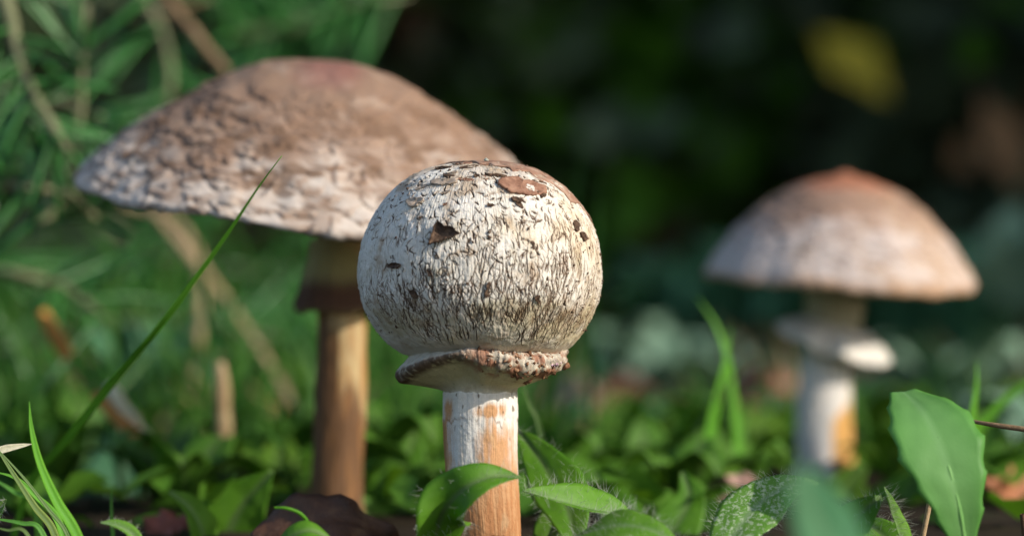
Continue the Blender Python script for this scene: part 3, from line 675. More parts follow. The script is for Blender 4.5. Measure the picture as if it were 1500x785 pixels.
def dring_col(G, f, ph):
    c = mix(np.broadcast_to(np.array([.66, .62, .56]), G.shape), np.array([.36, .24, .12]), sstep(.56, .72, f)*np.ones_like(ph)[None])
    return mix(c, np.array([.4, .28, .17]), sstep(.1, .5, fbm(G*2 + 3, 3))*.5)
skirt(dome, [(.62, .26), (.8, .2), (1.05, .06), (1.32, -.12), (1.46, -.26), (1.45, -.36), (1.34, -.33), (1.0, -.12), (.66, .04)], dring_col, seed=8, tilt=(math.radians(9), math.radians(17), 0), at=(.24, 0, zD(488)), wob=.1)

# ------------------------------------------------------------------ leaves, blades, twigs
def sheet(mid, widths, nrm, nv=13, fold=.35, vein_n=7, tooth=0, teeth=14, wavy=.0, cup=0, thick=.02, seed=0, vein_depth=.03):
    """leaf blade along midrib points (cm); widths: half widths along it; nrm: which way the face looks. Returns V, F, vein"""
    n = 56; m = spline(mid, n); T = np.gradient(m, axis=0); T /= np.linalg.norm(T, axis=1)[:, None]
    nr = np.asarray(nrm, float); nr = nr if nr.ndim == 2 else np.broadcast_to(nr, (n, 3))
    if len(nr) != n: nr = spline(nr, n)
    Sd = np.cross(T, nr); Sd /= np.linalg.norm(Sd, axis=1)[:, None]; U = np.cross(Sd, T)
    q = np.linspace(0, 1, n); wk = np.linspace(0, 1, len(widths)); w = np.maximum(spline(np.stack([wk, widths], 1), n)[:, 1], .004)
    w = w*(1 + .06*noise(np.stack([q*4, 0*q, 0*q+seed], -1)))
    s = np.linspace(-1, 1, nv)[None]; Q = q[:, None]
    tt = 1 + tooth*(np.abs(((Q*teeth) % 1) - .3))*np.abs(s)**6
    a = np.abs(s)
    ww = w[:, None]
    lat = np.abs(((Q - a*.22)*vein_n*1.0) % 1 - .5)*2          # lateral veins bend towards the tip
    vein = np.maximum(np.exp(-(a*ww/.05)**2)*1.0, .55*np.exp(-((1-lat)/.10)**2)*(1-a**3))
    up = fold*a*ww - cup*(a*ww)**2 - vein_depth*np.minimum(vein, 1) + wavy*a**2*noise(np.stack([Q*5 + 0*s, np.sign(s)*3 + 0*Q, 0*Q*s + seed], -1)) + .05*noise(np.stack([Q*9+0*s, s*2+0*Q, 0*Q*s+seed+3], -1))*np.minimum(ww, .5)
    G = m[:, None] + Sd[:, None]*(s*ww*tt)[..., None]*1.0 + U[:, None]*up[..., None]
    return G, vein, U, Sd
def leaf_obj(name, parent, base, mid, widths, nrm, mat, hairs=0, hair_len=.18, thick=.009, **kw):
    G, vein, U, Sd = sheet([np.asarray(p) - base for p in mid], widths, nrm, thick=thick, **kw)
    n, nv = G.shape[:2]
    Vt = G.reshape(-1, 3); Vb = (G - U[:, None]*thick).reshape(-1, 3)
    F = grid_faces(nv, n); Nt = len(Vt)
    rim = [j*nv for j in range(n)] + [(n-1)*nv + i for i in range(1, nv)] + [j*nv + nv-1 for j in range(n-2, -1, -1)] + [i for i in range(nv-2, 0, -1)]
    R = np.array([(rim[k], rim[(k+1) % len(rim)], rim[(k+1) % len(rim)] + Nt, rim[k] + Nt) for k in range(len(rim))])
    me = mesh_np(name, np.vstack([Vt, Vb]), np.vstack([F, F[:, ::-1] + Nt, R]), attrs={"vein": np.concatenate([vein.ravel(), vein.ravel()*.5])})
    o = obj(name, me, M[mat], parent)
    if hairs:
        r = np.random.default_rng(int(abs(base[0])*100) + hairs); Vs, Fs = [], []
        for k in range(hairs):
            j = r.integers(2, n-1); edge = r.random() < .55
            i = r.choice([0, nv-1]) if edge else r.integers(0, nv)
            p = G[j, i]; sd = Sd[j]*(1 if i > nv//2 else -1)
            d = (sd*.9 + U[j]*.5 if edge else U[j]) + r.normal(size=3)*.35; d /= np.linalg.norm(d)
            L = hair_len*r.uniform(.25, 1.0)**1.0*1.25; b = np.cross(d, r.normal(size=3)); b /= np.linalg.norm(b); c = np.cross(d, b)
            rad = .0026; bend = b*L*r.uniform(0, .35)
            for q, rr in ((0, rad), (.5, rad*.75), (1, rad*.15)):
                ctr = p + d*L*q + bend*q*q
                for th in (0, 2.094, 4.189): Vs.append(ctr + (b*math.cos(th) + c*math.sin(th))*rr)
            v0 = 9*k
            for g0 in (0, 3):
                for e in range(3): Fs.append((v0+g0+e, v0+g0+(e+1) % 3, v0+g0+3+(e+1) % 3, v0+g0+3+e))
        h = obj('hairs', mesh_np('hairs', Vs, Fs), M['hair'], o); h["kind"] = "stuff"
    return o
def tube(name, pts, radii, mat, parent, base=np.zeros(3), nu=8, n=40, wob=0):
    p = spline([np.asarray(q) - base for q in pts], n); r = np.interp(np.linspace(0, 1, n), np.linspace(0, 1, len(radii)), radii)
    T = np.gradient(p, axis=0); T /= np.linalg.norm(T, axis=1)[:, None]
    h = np.array([.31, .9, .3]); A = np.cross(T, h); A /= np.linalg.norm(A, axis=1)[:, None]; B = np.cross(T, A)
    th = np.linspace(0, 2*math.pi, nu, endpoint=False)
    G = p[:, None] + (A[:, None]*np.cos(th)[None, :, None] + B[:, None]*np.sin(th)[None, :, None])*r[:, None, None]
    if wob: G += wob*np.stack([noise(G*2), noise(G*2+9), noise(G*2+17)], -1)
    V = np.vstack([G.reshape(-1, 3), p[:1], p[-1:]]); F = grid_faces(nu, n, True).tolist()
    a, b = nu*n, nu*n+1
    F += [(i, (i+1) % nu, a, a) for i in range(0)]
    return obj(name, mesh_np(name, V[:nu*n], F), M[mat], parent)
def blade(name, parent, base, pts, w, mat, nrm=(0, -1, .3), fold=.5):
    return leaf_obj(name, parent, base, pts, [w*.75, w, w, w*.8, w*.5, .004], nrm, mat, thick=.012, nv=5, fold=fold, vein_n=0.001, vein_depth=.004)
def foot(x, y): return np.array([x, y, float(ground_h(x, y))])

# ---- grass in front (left)
def single_blade(label, pts, w, mat, group=None, nrm=(0, -1, .3)):
    b = foot(pts[0][0], pts[0][1]); b[2] = min(b[2], pts[0][2]); e = empty('grass_shoot', b); tag(e, label, 'grass', group)
    blade('blade', e, b, pts, w, mat, nrm); return e
def g0(px, L, dz=-.4): p = P(px, 800, L); p[2] = dz; return p
single_blade('long arching grass blade crossing in front of the wide cap', [g0(10, 57.5), P(45, 705, 57), P(95, 645, 56.5), P(170, 552, 56), P(250, 455, 55), P(330, 345, 54), P(378, 275, 53.2), P(413, 229, 52.6)], .09, 'grass_fresh', nrm=(.65, -.72, .25))
tuft_b = g0(130, 53.5, 0); tuft = empty('grass_tuft', tuft_b); tag(tuft, 'loose tuft of thin green and yellowish grass blades below the long arching blade', 'grass')
for pts, w, mt in [
    ([g0(135, 53.5), P(108, 778, 53.4), P(82, 735, 53.3), P(58, 680, 53.2), P(46, 630, 53.1), P(43, 588, 53)], .11, 'grass_fresh'),
    ([g0(95, 52), P(78, 780, 52), P(50, 742, 52), P(18, 692, 52), P(-12, 645, 52)], .075, 'grass_yellow'),
    ([g0(120, 51.6), P(98, 783, 51.6), P(70, 745, 51.6), P(35, 700, 51.5), P(-8, 652, 51.5)], .04, 'grass_dark'),
    ([g0(105, 52.6), P(85, 765, 52.6), P(50, 725, 52.6), P(22, 700, 52.6), P(-10, 690, 52.6)], .08, 'grass_fresh'),
    ([g0(90, 50.8), P(60, 778, 50.8), P(30, 766, 50.8), P(-15, 758, 50.8)], .06, 'grass'),
    ([g0(70, 50.2), P(40, 783, 50.2), P(10, 776, 50.2), P(-15, 770, 50.2)], .045, 'grass_yellow'),
    ([g0(168, 55), P(164, 770, 55), P(163, 740, 55), P(164, 712, 55)], .04, 'grass'),
    ([g0(60, 55), P(50, 740, 55), P(20, 720, 55), P(-10, 700, 55)], .09, 'grass'),
    ]: blade('blade', tuft, tuft_b, pts, w, mt, (.5, -.8, .3))
e = empty('dry_grass_piece', P(-10, 664, 52.3)); tag(e, 'short pale piece of dry straw caught among the grass blades', 'straw')
blade('blade', e, P(-10, 664, 52.3), [P(-14, 664, 52.3), P(10, 657, 52.3), P(30, 653, 52.3), P(46, 650, 52.3)], .07, 'straw')
# ---- grass between the mushrooms and at the side
gb = g0(1030, 66, 0); e = empty('grass_tuft', gb); tag(e, 'two upright bright green grass blades between the round and the domed mushroom', 'grass')
blade('blade', e, gb, [g0(1010, 66), P(1030, 680, 66), P(1042, 610, 66), P(1060, 540, 66), P(1070, 478, 66)], .17, 'grass_fresh', (.6, -.75, .2))
blade('blade', e, gb, [g0(1080, 67), P(1078, 640, 67), P(1068, 545, 67), P(1050, 480, 67), P(1022, 436, 67)], .12, 'grass_fresh', (.6, -.75, .2))
blade('blade', e, gb, [g0(985, 66), P(990, 690, 66), P(1040, 600, 66), P(1085, 540, 66), P(1120, 520, 66)], .04, 'grass_dark')
gb = g0(1420, 60, 0); e = empty('grass_tuft', gb); tag(e, 'upright and slanting grass blades behind the toothed leaf', 'grass')
blade('blade', e, gb, [g0(1400, 60), P(1415, 660, 60), P(1424, 600, 60), P(1430, 560, 60), P(1431, 530, 60)], .15, 'grass_fresh', (.6, -.75, .2))
blade('blade', e, gb, [g0(1390, 64), P(1420, 650, 64), P(1450, 605, 64), P(1490, 570, 64), P(1530, 540, 64)], .16, 'grass_fresh', (.6, -.75, .2))
single_blade('thin green grass stalk just behind the round mushroom stem', [g0(800, 58), P(792, 640, 58), P(775, 590, 58), P(760, 545, 58)], .07, 'grass_dark')

# ---- hairy herb around the young mushroom
def herb(name, label, b, group=None):
    e = empty(name, b); tag(e, label, 'plant', group); return e
hb = foot(*P(800, 0, 52)[:2]); h1 = herb('hairy_herb', 'hairy herb whose leaves wrap round the foot of the round mushroom', hb)
F_ = (0, -.9, .45)
leaf_obj('leaf', h1, hb, [P(628, 835, 51), P(637, 790, 50.6), P(652, 745, 50.2), P(684, 712, 49.9), P(722, 697, 50.0), P(766, 698, 50.4)], [.2, .42, .5, .47, .3, .01], [(.3, -.9, .3), (.4, -.85, .4), (.3, -.75, .6), (0, -.7, .7)], 'leaf', hairs=190, hair_len=.2, fold=.3, cup=.15, vein_n=6, tooth=.05)
leaf_obj('leaf', h1, hb, [P(842, 790, 53), P(830, 740, 53.6), P(806, 695, 54.2), P(780, 657, 54.7), P(752, 624, 55.1)], [.2, .46, .52, .36, .01], (-.1, -.95, .35), 'leaf', hairs=150, hair_len=.22, fold=.18, cup=.1, vein_n=6, tooth=.06)
leaf_obj('leaf', h1, hb, [P(935, 775, 52), P(900, 752, 51.6), P(855, 742, 51.2), P(812, 730, 51.0), P(766, 717, 50.9)], [.15, .32, .42, .36, .02], (.1, -.55, .85), 'leaf_bright', hairs=260, hair_len=.24, fold=.55, cup=.1, vein_n=7, tooth=.08)
leaf_obj('leaf', h1, hb, [P(800, 812, 51), P(850, 782, 50), P(905, 768, 49.5), P(955, 775, 49.2), P(1000, 800, 49)], [.25, .55, .66, .5, .02], (0, -.5, .9), 'leaf_bright', hairs=330, hair_len=.26, fold=.08, cup=.2, vein_n=8, tooth=.06)
leaf_obj('leaf', h1, hb, [P(790, 820, 53), P(805, 780, 54), P(815, 745, 55), P(800, 700, 56)], [.15, .3, .3, .02], (-.3, -.9, .3), 'leaf_lime', fold=.3, hairs=60)
tube('stem', [hb + [0, 0, -.4], hb + [.1, -.3, .3], P(812, 800, 51.5)], [.12, .1, .08], 'twig_green', h1, hb)
hb = foot(*P(1130, 0, 52)[:2]); h2 = herb('hairy_herb', 'hairy mottled herb leaf pushing up beside a blurred bluish leaf', hb)
leaf_obj('leaf', h2, hb, [P(1050, 830, 50.5), P(1072, 785, 50.8), P(1106, 742, 51.2), P(1150, 712, 51.6), P(1200, 706, 52)], [.2, .48, .6, .42, .02], (-.35, -.75, .6), 'leaf_mottled', hairs=230, hair_len=.24, fold=.1, cup=.15, vein_n=8, tooth=.06)
tube('stem', [hb + [0, 0, -.4], hb + [-.3, -.5, .2], P(1050, 830, 50.5)], [.1, .09, .07], 'twig_green', h2, hb)
hb = foot(*P(1290, 0, 51)[:2]); h3 = herb('hairy_herb', 'small hairy herb with one narrow upright bright leaf beside the toothed leaf', hb)
leaf_obj('leaf', h3, hb, [P(1225, 825, 50), P(1240, 785, 50.3), P(1262, 750, 50.6), P(1294, 724, 51)], [.2, .35, .33, .02], (-.3, -.8, .5), 'leaf', hairs=150, hair_len=.2, fold=.2, vein_n=6)
leaf_obj('leaf', h3, hb, [P(1325, 835, 51), P(1320, 790, 51), P(1308, 750, 51), P(1297, 712, 51)], [.16, .22, .16, .01], (.75, -.6, .2), 'leaf_bright', hairs=170, hair_len=.24, fold=.5, vein_n=6)
leaf_obj('leaf', h3, hb, [P(1330, 835, 51.6), P(1300, 790, 52), P(1270, 765, 52.4), P(1255, 752, 52.6)], [.2, .35, .3, .02], (0, -.8, .6), 'leaf', hairs=100, fold=.2)
tube('stem', [hb + [0, 0, -.4], hb + [0, 0, .1], P(1315, 835, 51)], [.1, .09, .07], 'twig_green', h3, hb)
hb = foot(*P(1245, 0, 37.5)[:2]); h4 = herb('blue_green_herb', 'very blurred bluish green leaf close in front of the mottled herb', hb)
leaf_obj('leaf', h4, hb, [P(1250, 900, 37), P(1222, 820, 36.5), P(1195, 760, 36), P(1165, 695, 35.6)], [.3, .62, .6, .2], (.2, -.8, .5), 'leaf_teal', fold=.1, vein_n=6)
tube('stem', [hb + [0, 0, -.4], P(1250, 950, 37.3), P(1250, 900, 37)], [.09, .08, .07], 'twig_green', h4, hb)
hb = foot(*P(1415, 0, 50.5)[:2]); h5 = herb('toothed_herb', 'seedling with one broad toothed leaf and pale midrib standing below the brown twig', hb)
leaf_obj('leaf', h5, hb, [P(1413, 800, 50), P(1404, 745, 49.8), P(1390, 690, 49.8), P(1372, 640, 50), P(1350, 600, 50.5), P(1322, 572, 51.4)], [.2, .44, .66, .74, .66, .22], [(.1, -.95, .2), (.05, -.9, .3), (0, -.75, .6), (0, -.5, .85)], 'leaf_satin', fold=.06, vein_n=.001, tooth=.2, teeth=6, cup=.05, vein_depth=.015)
tube('stem', [hb + [0, 0, -.4], P(1416, 830, 50), P(1413, 798, 50.03), P(1405, 745, 49.86), P(1391, 690, 49.86), P(1374, 640, 50.05)], [.08, .075, .06, .055, .05, .04], 'leaf_rib', h5, hb)
hb = foot(*P(440, 0, 50)[:2]); h6 = herb('seedling', 'tiny seedling with curled sprout in front of the maroon dead leaf', hb)
leaf_obj('leaf', h6, hb, [P(395, 815, 50), P(425, 785, 49.8), P(455, 776, 49.8), P(490, 792, 50)], [.1, .2, .24, .02], (0, -.6, .8), 'leaf', fold=.1, cup=.2)
tube('sprout', [P(452, 790, 50.2), P(452, 768, 50.2), P(440, 752, 50.1), P(420, 744, 50), P(402, 743, 50)], [.03, .035, .035, .03, .022], 'grass', h6, hb)
hb = foot(*P(180, 0, 50)[:2]); h7 = herb('seedling', 'tiny pale green sprout with frilled leaf near the grass tuft', hb)
leaf_obj('leaf', h7, hb, [P(210, 800, 50), P(190, 778, 50), P(170, 768, 50), P(147, 763, 50)], [.06, .11, .1, .01], (0, -.6, .8), 'leaf_bright', fold=.4, hairs=60, hair_len=.08, tooth=.3)
leaf_obj('leaf', h7, hb, [P(185, 800, 50.5), P(192, 778, 50.5), P(203, 766, 50.5)], [.03, .05, .01], (0, -.7, .7), 'grass_yellow', fold=.3)
tube('stem', [hb + [0, 0, -.3], P(190, 820, 50), P(206, 796, 50)], [.04, .03, .03], 'twig_green', h7, hb)
hb = foot(*P(-20, 0, 52)[:2]); h8 = herb('hairy_herb', 'hairy leaf tip poking in among the grass blades', hb)
leaf_obj('leaf', h8, hb, [P(-40, 800, 52), P(-22, 770, 52), P(-5, 750, 52), P(8, 730, 52)], [.2, .3, .2, .01], (0, -.7, .7), 'leaf', hairs=160, fold=.2)

for lab, L, lv in [
    ('blurred broad green leaf beside the maroon dead leaf', 58.5, [([P(300, 850, 59), P(330, 790, 58.6), P(355, 740, 58.4), P(398, 690, 58.2)], [.3, .75, .8, .05], (.3, -.85, .4), 'leaf'), ([P(300, 850, 59), P(270, 800, 59.5), P(215, 770, 60), P(180, 770, 60.5)], [.3, .6, .5, .05], (0, -.7, .7), 'leaf'), ([P(300, 850, 58), P(300, 790, 57.5), P(280, 745, 57.3), P(250, 720, 57)], [.3, .5, .5, .05], (.75, -.5, .4), 'leaf_bright')]),
    ('blurred large upright green leaf between the wide and the round mushroom', 63, [([P(600, 850, 63), P(592, 770, 63), P(590, 700, 63), P(610, 630, 63.2)], [.4, .95, .95, .1], (.1, -.95, .2), 'leaf'), ([P(600, 850, 63), P(560, 780, 62.5), P(530, 740, 62.3), P(505, 735, 62)], [.3, .5, .4, .05], (0, -.8, .6), 'leaf')]),
    ('blurred bluish broad leaf behind the orange needle cluster', 68, [([P(200, 830, 68), P(185, 750, 68.3), P(180, 690, 68.6), P(190, 610, 69)], [.4, 1.1, 1.2, .2], (.1, -.95, .2), 'leaf_teal'), ([P(110, 830, 66), P(95, 780, 66), P(60, 740, 66), P(20, 730, 66)], [.4, .8, .7, .05], (0, -.8, .6), 'leaf_teal')]),
    ('blurred green leaf at the foot of the domed mushroom', 66, [([P(1240, 840, 66), P(1235, 770, 66), P(1240, 720, 66), P(1262, 680, 66)], [.4, .9, .8, .1], (.2, -.9, .4), 'leaf_lime'), ([P(1240, 840, 66), P(1300, 760, 66), P(1350, 700, 67), P(1390, 690, 67)], [.4, .8, .7, .05], (0, -.8, .6), 'leaf')]),
    ('blurred green leaf low behind the hairy herb', 58, [([P(960, 840, 58), P(985, 780, 58), P(1010, 730, 58.3), P(1000, 690, 58.6)], [.25, .5, .45, .05], (-.1, -.9, .4), 'leaf'), ([P(960, 840, 58), P(920, 770, 58.5), P(890, 720, 59), P(870, 690, 59.3)], [.2, .45, .4, .05], (-.1, -.9, .4), 'leaf')]),
    ]:
    hb = foot(*lv[0][0][0][:2]); hh = herb('broad_leaf_plant', lab, hb)
    for mid, w, nn, mt in lv: leaf_obj('leaf', hh, hb, mid, w, nn, mt, fold=.15, cup=.1, vein_n=6)
    tube('stem', [hb + [0, 0, -.5], hb + [0, 0, -.1], lv[0][0][0] + [0, 0, .1]], [.12, .1, .08], 'twig_green', hh, hb)
# ---- dead leaves, twigs
def dead_leaf(label, mid, widths, nrm, mat, seed=0, wavy=.35, fold=.3, tooth=.12, cup=0):
    b = np.asarray(mid[0], float); e = empty('dead_leaf', b); tag(e, label, 'dead leaf'); leaf_obj('blade', e, b, mid, widths, nrm, mat, seed=seed, wavy=wavy, fold=fold, tooth=tooth, teeth=9, cup=cup, vein_depth=.05); return e
dead_leaf('dark maroon curled dead leaf at the foot of the wide mushroom', [P(375, 800, 54), P(430, 770, 54), P(490, 760, 54), P(545, 775, 54.2), P(590, 800, 54.5)], [.3, .5, .58, .45, .05], (0, -.75, .66), 'maroon', 3, .35, .1)
dead_leaf('orange brown dead leaf behind the toothed leaf', [P(1540, 770, 65), P(1500, 735, 65), P(1465, 725, 64.5), P(1438, 695, 64)], [.2, .55, .32, .05], (.2, -.75, .6), 'dead_orange', 5, .6, .6, .6)
dead_leaf('small rusty dead leaf by the tiny frilled sprout', [P(215, 800, 58), P(240, 775, 58), P(262, 765, 58), P(285, 770, 58)], [.15, .35, .3, .05], (0, -.7, .7), 'dead_red', 6)
dead_leaf('pinkish pale dead leaf lying behind the round mushroom stem', [P(770, 620, 98), P(815, 590, 97), P(850, 590, 96), P(885, 620, 95)], [.5, 1.0, .9, .1], (-.2, -.7, .7), 'dead_pink', 7)
dead_leaf('dull red dead leaf beside the pinkish one', [P(860, 615, 104), P(905, 590, 104), P(940, 585, 103), P(970, 600, 103)], [.3, .9, .7, .1], (.2, -.8, .5), 'dead_red', 8)
dead_leaf('rust red dead leaf lying behind the upright grass blades', [P(1060, 600, 100), P(1100, 575, 99), P(1130, 560, 98), P(1160, 570, 98)], [.4, 1.0, .9, .1], (0, -.8, .6), 'dead_red', 9)
dead_leaf('brown dead leaf lying flat beside the domed mushroom stem', [P(1060, 625, 90), P(1100, 610, 90), P(1150, 612, 90), P(1180, 625, 90)], [.2, .5, .5, .1], (0, -.5, .8), 'dead_red', 12)
dead_leaf('small pale brown dead leaf low between the herbs', [P(1060, 740, 63), P(1080, 715, 63), P(1095, 705, 63), P(1110, 705, 63)], [.15, .3, .25, .05], (0, -.8, .5), 'dead_pink', 10)
e = empty('fallen_twig', P(1418, 616, 52.5)); tag(e, 'thin brown twig sticking out past the toothed leaf', 'twig')
tube('twig', [P(1395, 610, 53), P(1420, 616, 52.6), P(1455, 622, 52.3), P(1515, 630, 52)], [.035, .04, .05, .05], 'bark_light', e, P(1418, 616, 52.5), wob=.02)
e = empty('dry_stalk', P(1350, 800, 52)); tag(e, 'dry yellowish stalk leaning under the toothed leaf', 'stalk')
tube('stalk', [P(1345, 815, 52), P(1354, 775, 52), P(1362, 735, 52), P(1371, 702, 52)], [.055, .05, .05, .035], 'dry', e, P(1350, 800, 52), wob=.01)
e = empty('dry_stalk', P(1500, 790, 52)); tag(e, 'dark broken twig end at the side of the orange dead leaf', 'twig')
tube('stalk', [P(1506, 815, 52), P(1502, 780, 52), P(1498, 752, 52)], [.08, .07, .05], 'bark', e, P(1500, 790, 52), wob=.02)
for lab, pts, r, mt in [
    ('thick orange dry needle cluster leaning between grass and the wide mushroom', [P(140, 578, 66), P(175, 615, 65.6), P(212, 652, 65.2), P(250, 692, 65)], [.12, .17, .24, .2], 'orange_dry'),
    ('pale dry stalk lying along the orange needle cluster', [P(160, 565, 67), P(190, 610, 66.6), P(225, 655, 66.2)], [.15, .18, .1], 'straw'),
    ('upright pale brown dry stalk between the needle cluster and the wide mushroom', [P(322, 530, 68), P(326, 580, 68), P(328, 630, 68), P(330, 680, 68)], [.12, .2, .2, .14], 'dry'),
    ('long tan dry stalk leaning under the wide cap', [P(215, 300, 82), P(275, 370, 81), P(340, 455, 80), P(410, 560, 79), P(450, 640, 78)], [.12, .16, .16, .16, .14], 'dry'),
    ('curved yellowish dry stalk hanging beneath the wide cap', [P(180, 300, 86), P(250, 320, 86), P(290, 380, 85), P(295, 470, 84), P(280, 560, 83)], [.1, .13, .14, .14, .1], 'dry'),
    ('short orange broken needle high beside the needle cluster', [P(60, 455, 70), P(80, 490, 70), P(100, 525, 70)], [.14, .2, .2], 'orange_dry'),
    ('brown dry twig slanting down onto the wide cap from above', [P(205, -60, 76), P(250, 5, 76), P(290, 55, 75.5), P(332, 108, 75)], [.09, .12, .13, .13], 'bark_light'),
    ('short brown side twig beside the slanting twig', [P(235, 25, 77), P(270, 12, 77), P(310, 0, 77)], [.06, .08, .06], 'bark_light'),
    ('dry brown stick lying at the back of the wide mushroom stem', [P(395, 590, 80), P(430, 620, 79), P(465, 660, 78)], [.12, .15, .14], 'orange_dry'),
    ]:
    e = empty('dry_stalk', pts[0]); tag(e, lab, 'stalk'); tube('stalk', pts, r, mt, e, np.asarray(pts[0]), wob=.04)

# ---- pine branches behind the wide mushroom
def pine_branch(label, pts, rad, nneed, nlen, spread=1.0, seed=0, mat='needle', nr=.1, twig='twig_green'):
    b = np.asarray(pts[0], float); e = empty('pine_branch', b); tag(e, label, 'branch', 'pine branches behind the wide mushroom')
    tube('twig', pts, rad, twig, e, b, wob=.05)
    p = spline([np.asarray(q) - b for q in pts], 60); T = np.gradient(p, axis=0); T /= np.linalg.norm(T, axis=1)[:, None]
    r = np.random.default_rng(seed); Vs, Fs = [], []
    for k in range(nneed):
        j = r.integers(2, 60); t = T[j]; a = np.cross(t, r.normal(size=3)); a /= np.linalg.norm(a)
        d = t*r.uniform(.3, .9) + a*spread; d /= np.linalg.norm(d); L = nlen*r.uniform(.6, 1.15)
        s1 = np.cross(d, r.normal(size=3)); s1 /= np.linalg.norm(s1); s2 = np.cross(d, s1); sag = np.array([0, 0, -.1*L])
        for q, w in ((0, .7), (.5, 1), (.9, .7), (1, .1)):
            c = p[j] + d*L*q + sag*q*q + s1*.08*L*q*q
            for th in (0, 2.094, 4.189): Vs.append(c + (s1*math.cos(th) + s2*math.sin(th))*nr*w)
        v0 = 12*k
        for g_ in (0, 3, 6):
            for q in range(3): Fs.append((v0+g_+q, v0+g_+(q+1) % 3, v0+g_+3+(q+1) % 3, v0+g_+3+q))
    n = obj('needles', mesh_np('needles', Vs, Fs), M[mat], e); n["kind"] = "stuff"; return e
pine_branch('pine twig with long green needles ending at the rim of the wide cap', [P(-20, -60, 68), P(10, 10, 67.6), P(35, 110, 67), P(65, 165, 66.6), P(102, 225, 66)], [.2, .18, .15, .13, .1], 24, 2.6, 1.1, 1, nr=.085)
pine_branch('pine branch with upright needles above the shoulder of the wide cap', [P(60, 330, 71), P(105, 250, 71), P(118, 150, 70.5), P(124, 40, 70), P(128, -60, 70)], [.16, .13, .1, .08, .06], 30, 3.4, .7, 2, nr=.085)
pine_branch('pine branch spreading needles out beside the low rim of the wide cap', [P(150, 330, 69), P(105, 290, 68), P(50, 275, 67.5), P(-40, 270, 67)], [.08, .1, .12, .14], 18, 2.8, 1.0, 3, nr=.1)
pine_branch('dim pine branch hanging below the low rim of the wide cap', [P(-60, 390, 74), P(20, 400, 73), P(90, 420, 73), P(160, 470, 72)], [.14, .12, .1, .06], 22, 3.2, 1.1, 4, nr=.09)
pine_branch('pine branch with bright needles above the crown of the wide cap', [P(600, -10, 94), P(500, 10, 93), P(420, 40, 92), P(330, 60, 91)], [.1, .14, .16, .18], 60, 4.2, .9, 5, nr=.15)
pine_branch('pine branch crossing behind the slanting brown twig', [P(170, -60, 82), P(230, 30, 81), P(250, 110, 80), P(240, 180, 80)], [.16, .14, .1, .07], 16, 3.4, 1.0, 6, nr=.1)
pine_branch('pine branch at the outer edge of the wide cap, needles drooping', [P(-60, 190, 73), P(0, 160, 73), P(80, 150, 72), P(150, 170, 72)], [.15, .12, .1, .06], 16, 3.0, .9, 7, nr=.09)
pine_branch('low pine branch trailing through grass under the wide cap', [P(-40, 520, 88), P(60, 500, 87), P(200, 470, 87), P(330, 480, 86), P(420, 500, 86)], [.16, .14, .12, .1, .06], 44, 3.6, 1.0, 8, nr=.13)
pine_branch('deep shaded pine branch under the middle of the wide cap', [P(150, 330, 98), P(260, 380, 97), P(380, 400, 96), P(470, 390, 95)], [.14, .12, .1, .06], 40, 3.8, 1.0, 9, nr=.14)

# ------------------------------------------------------------------ herbs and low cover behind the mushrooms
def make_herb(name, n, R, H, w, mat, seed):
    r = random.Random(seed); e = empty(name, (0, 0, 0)); z = np.zeros(3)
    for k in range(n):
        a = 2*math.pi*(k + r.uniform(-.25, .25))/n; d = np.array([math.cos(a), math.sin(a), 0]); L = R*r.uniform(.7, 1.1); h = H*r.uniform(.6, 1.1)
        mid = [d*.05, d*L*.35 + [0, 0, h*.7], d*L*.7 + [0, 0, h], d*L + [0, 0, h*r.uniform(.6, 1.0)]]
        leaf_obj('leaf', e, z, mid, [w*.15, w*.8, w, w*.65, .01], d*(-.4) + np.array([0, 0, 1.0]), mat, fold=.15, seed=seed+k, nv=9)
    tube('stem', [(0, 0, -.5), (0, 0, .1), (0, 0, H*.3)], [.1, .1, .05], 'twig_green', e)
    return e
def place_herbs(proto, spots, label, group):
    spots = [(a_, b_, (c_*1.55 if c_ < .65 else c_), d_) for n_, (a_, b_, c_, d_) in enumerate(spots) if b_ > 60.5]
    for k, (px, L, s, rz) in enumerate(spots):
        o = proto if k == 0 else copy_tree(proto)
        p = P(px, 0, L); o.location = Vector((p[0]*S, p[1]*S, float(ground_h(p[0], p[1]))*S)); o.scale = (s, s, s); o.rotation_euler = (0, 0, rz)
        tag(o, label, 'plant', group)
rr = random.Random(12)
place_herbs(make_herb('broad_leaf_herb', 5, 2.6, 1.9, .75, 'leaf_low', 31), [(585, 64, 1.05, .4), (270, 63, .9, 5.1), (820, 66, .8, .6), (1010, 64, .75, 2.7), (1450, 66, .8, 1.3), (340, 60, .85, 1.4), (230, 66, .9, 2.2), (470, 72, 1.0, .9), (620, 76, 1.1, 2.9), (60, 64, .9, .2), (150, 74, 1.1, 4), (880, 62, .7, 1.2), (950, 70, .8, 3.3), (410, 86, 1.3, .1), (560, 92, 1.2, 5), (300, 56, .6, 3.0), (520, 57.5, .55, 1.1), (620, 58, .6, .3), (900, 57, .5, 2.2), (1000, 59, .6, .7), (1210, 58, .6, 4.1), (110, 58, .6, 2.0), (1330, 60, .6, 5.2), (1080, 66, .7, 1.0), (700, 62, .7, 3.7), (60, 55, .42, 1), (150, 56, .42, 2), (215, 55, .4, 3), (270, 54.6, .36, 4), (330, 55.5, .42, 5), (600, 55, .36, .5), (1020, 55, .4, 1.5), (1165, 54, .36, 2.5), (1235, 54.5, .4, 3.5), (1395, 55, .4, 4.5), (1475, 54, .38, 5.5), (880, 54, .36, 6)],
            'broad-leaved green herb low on the ground behind the mushrooms', 'green herbs on the ground behind the mushrooms')
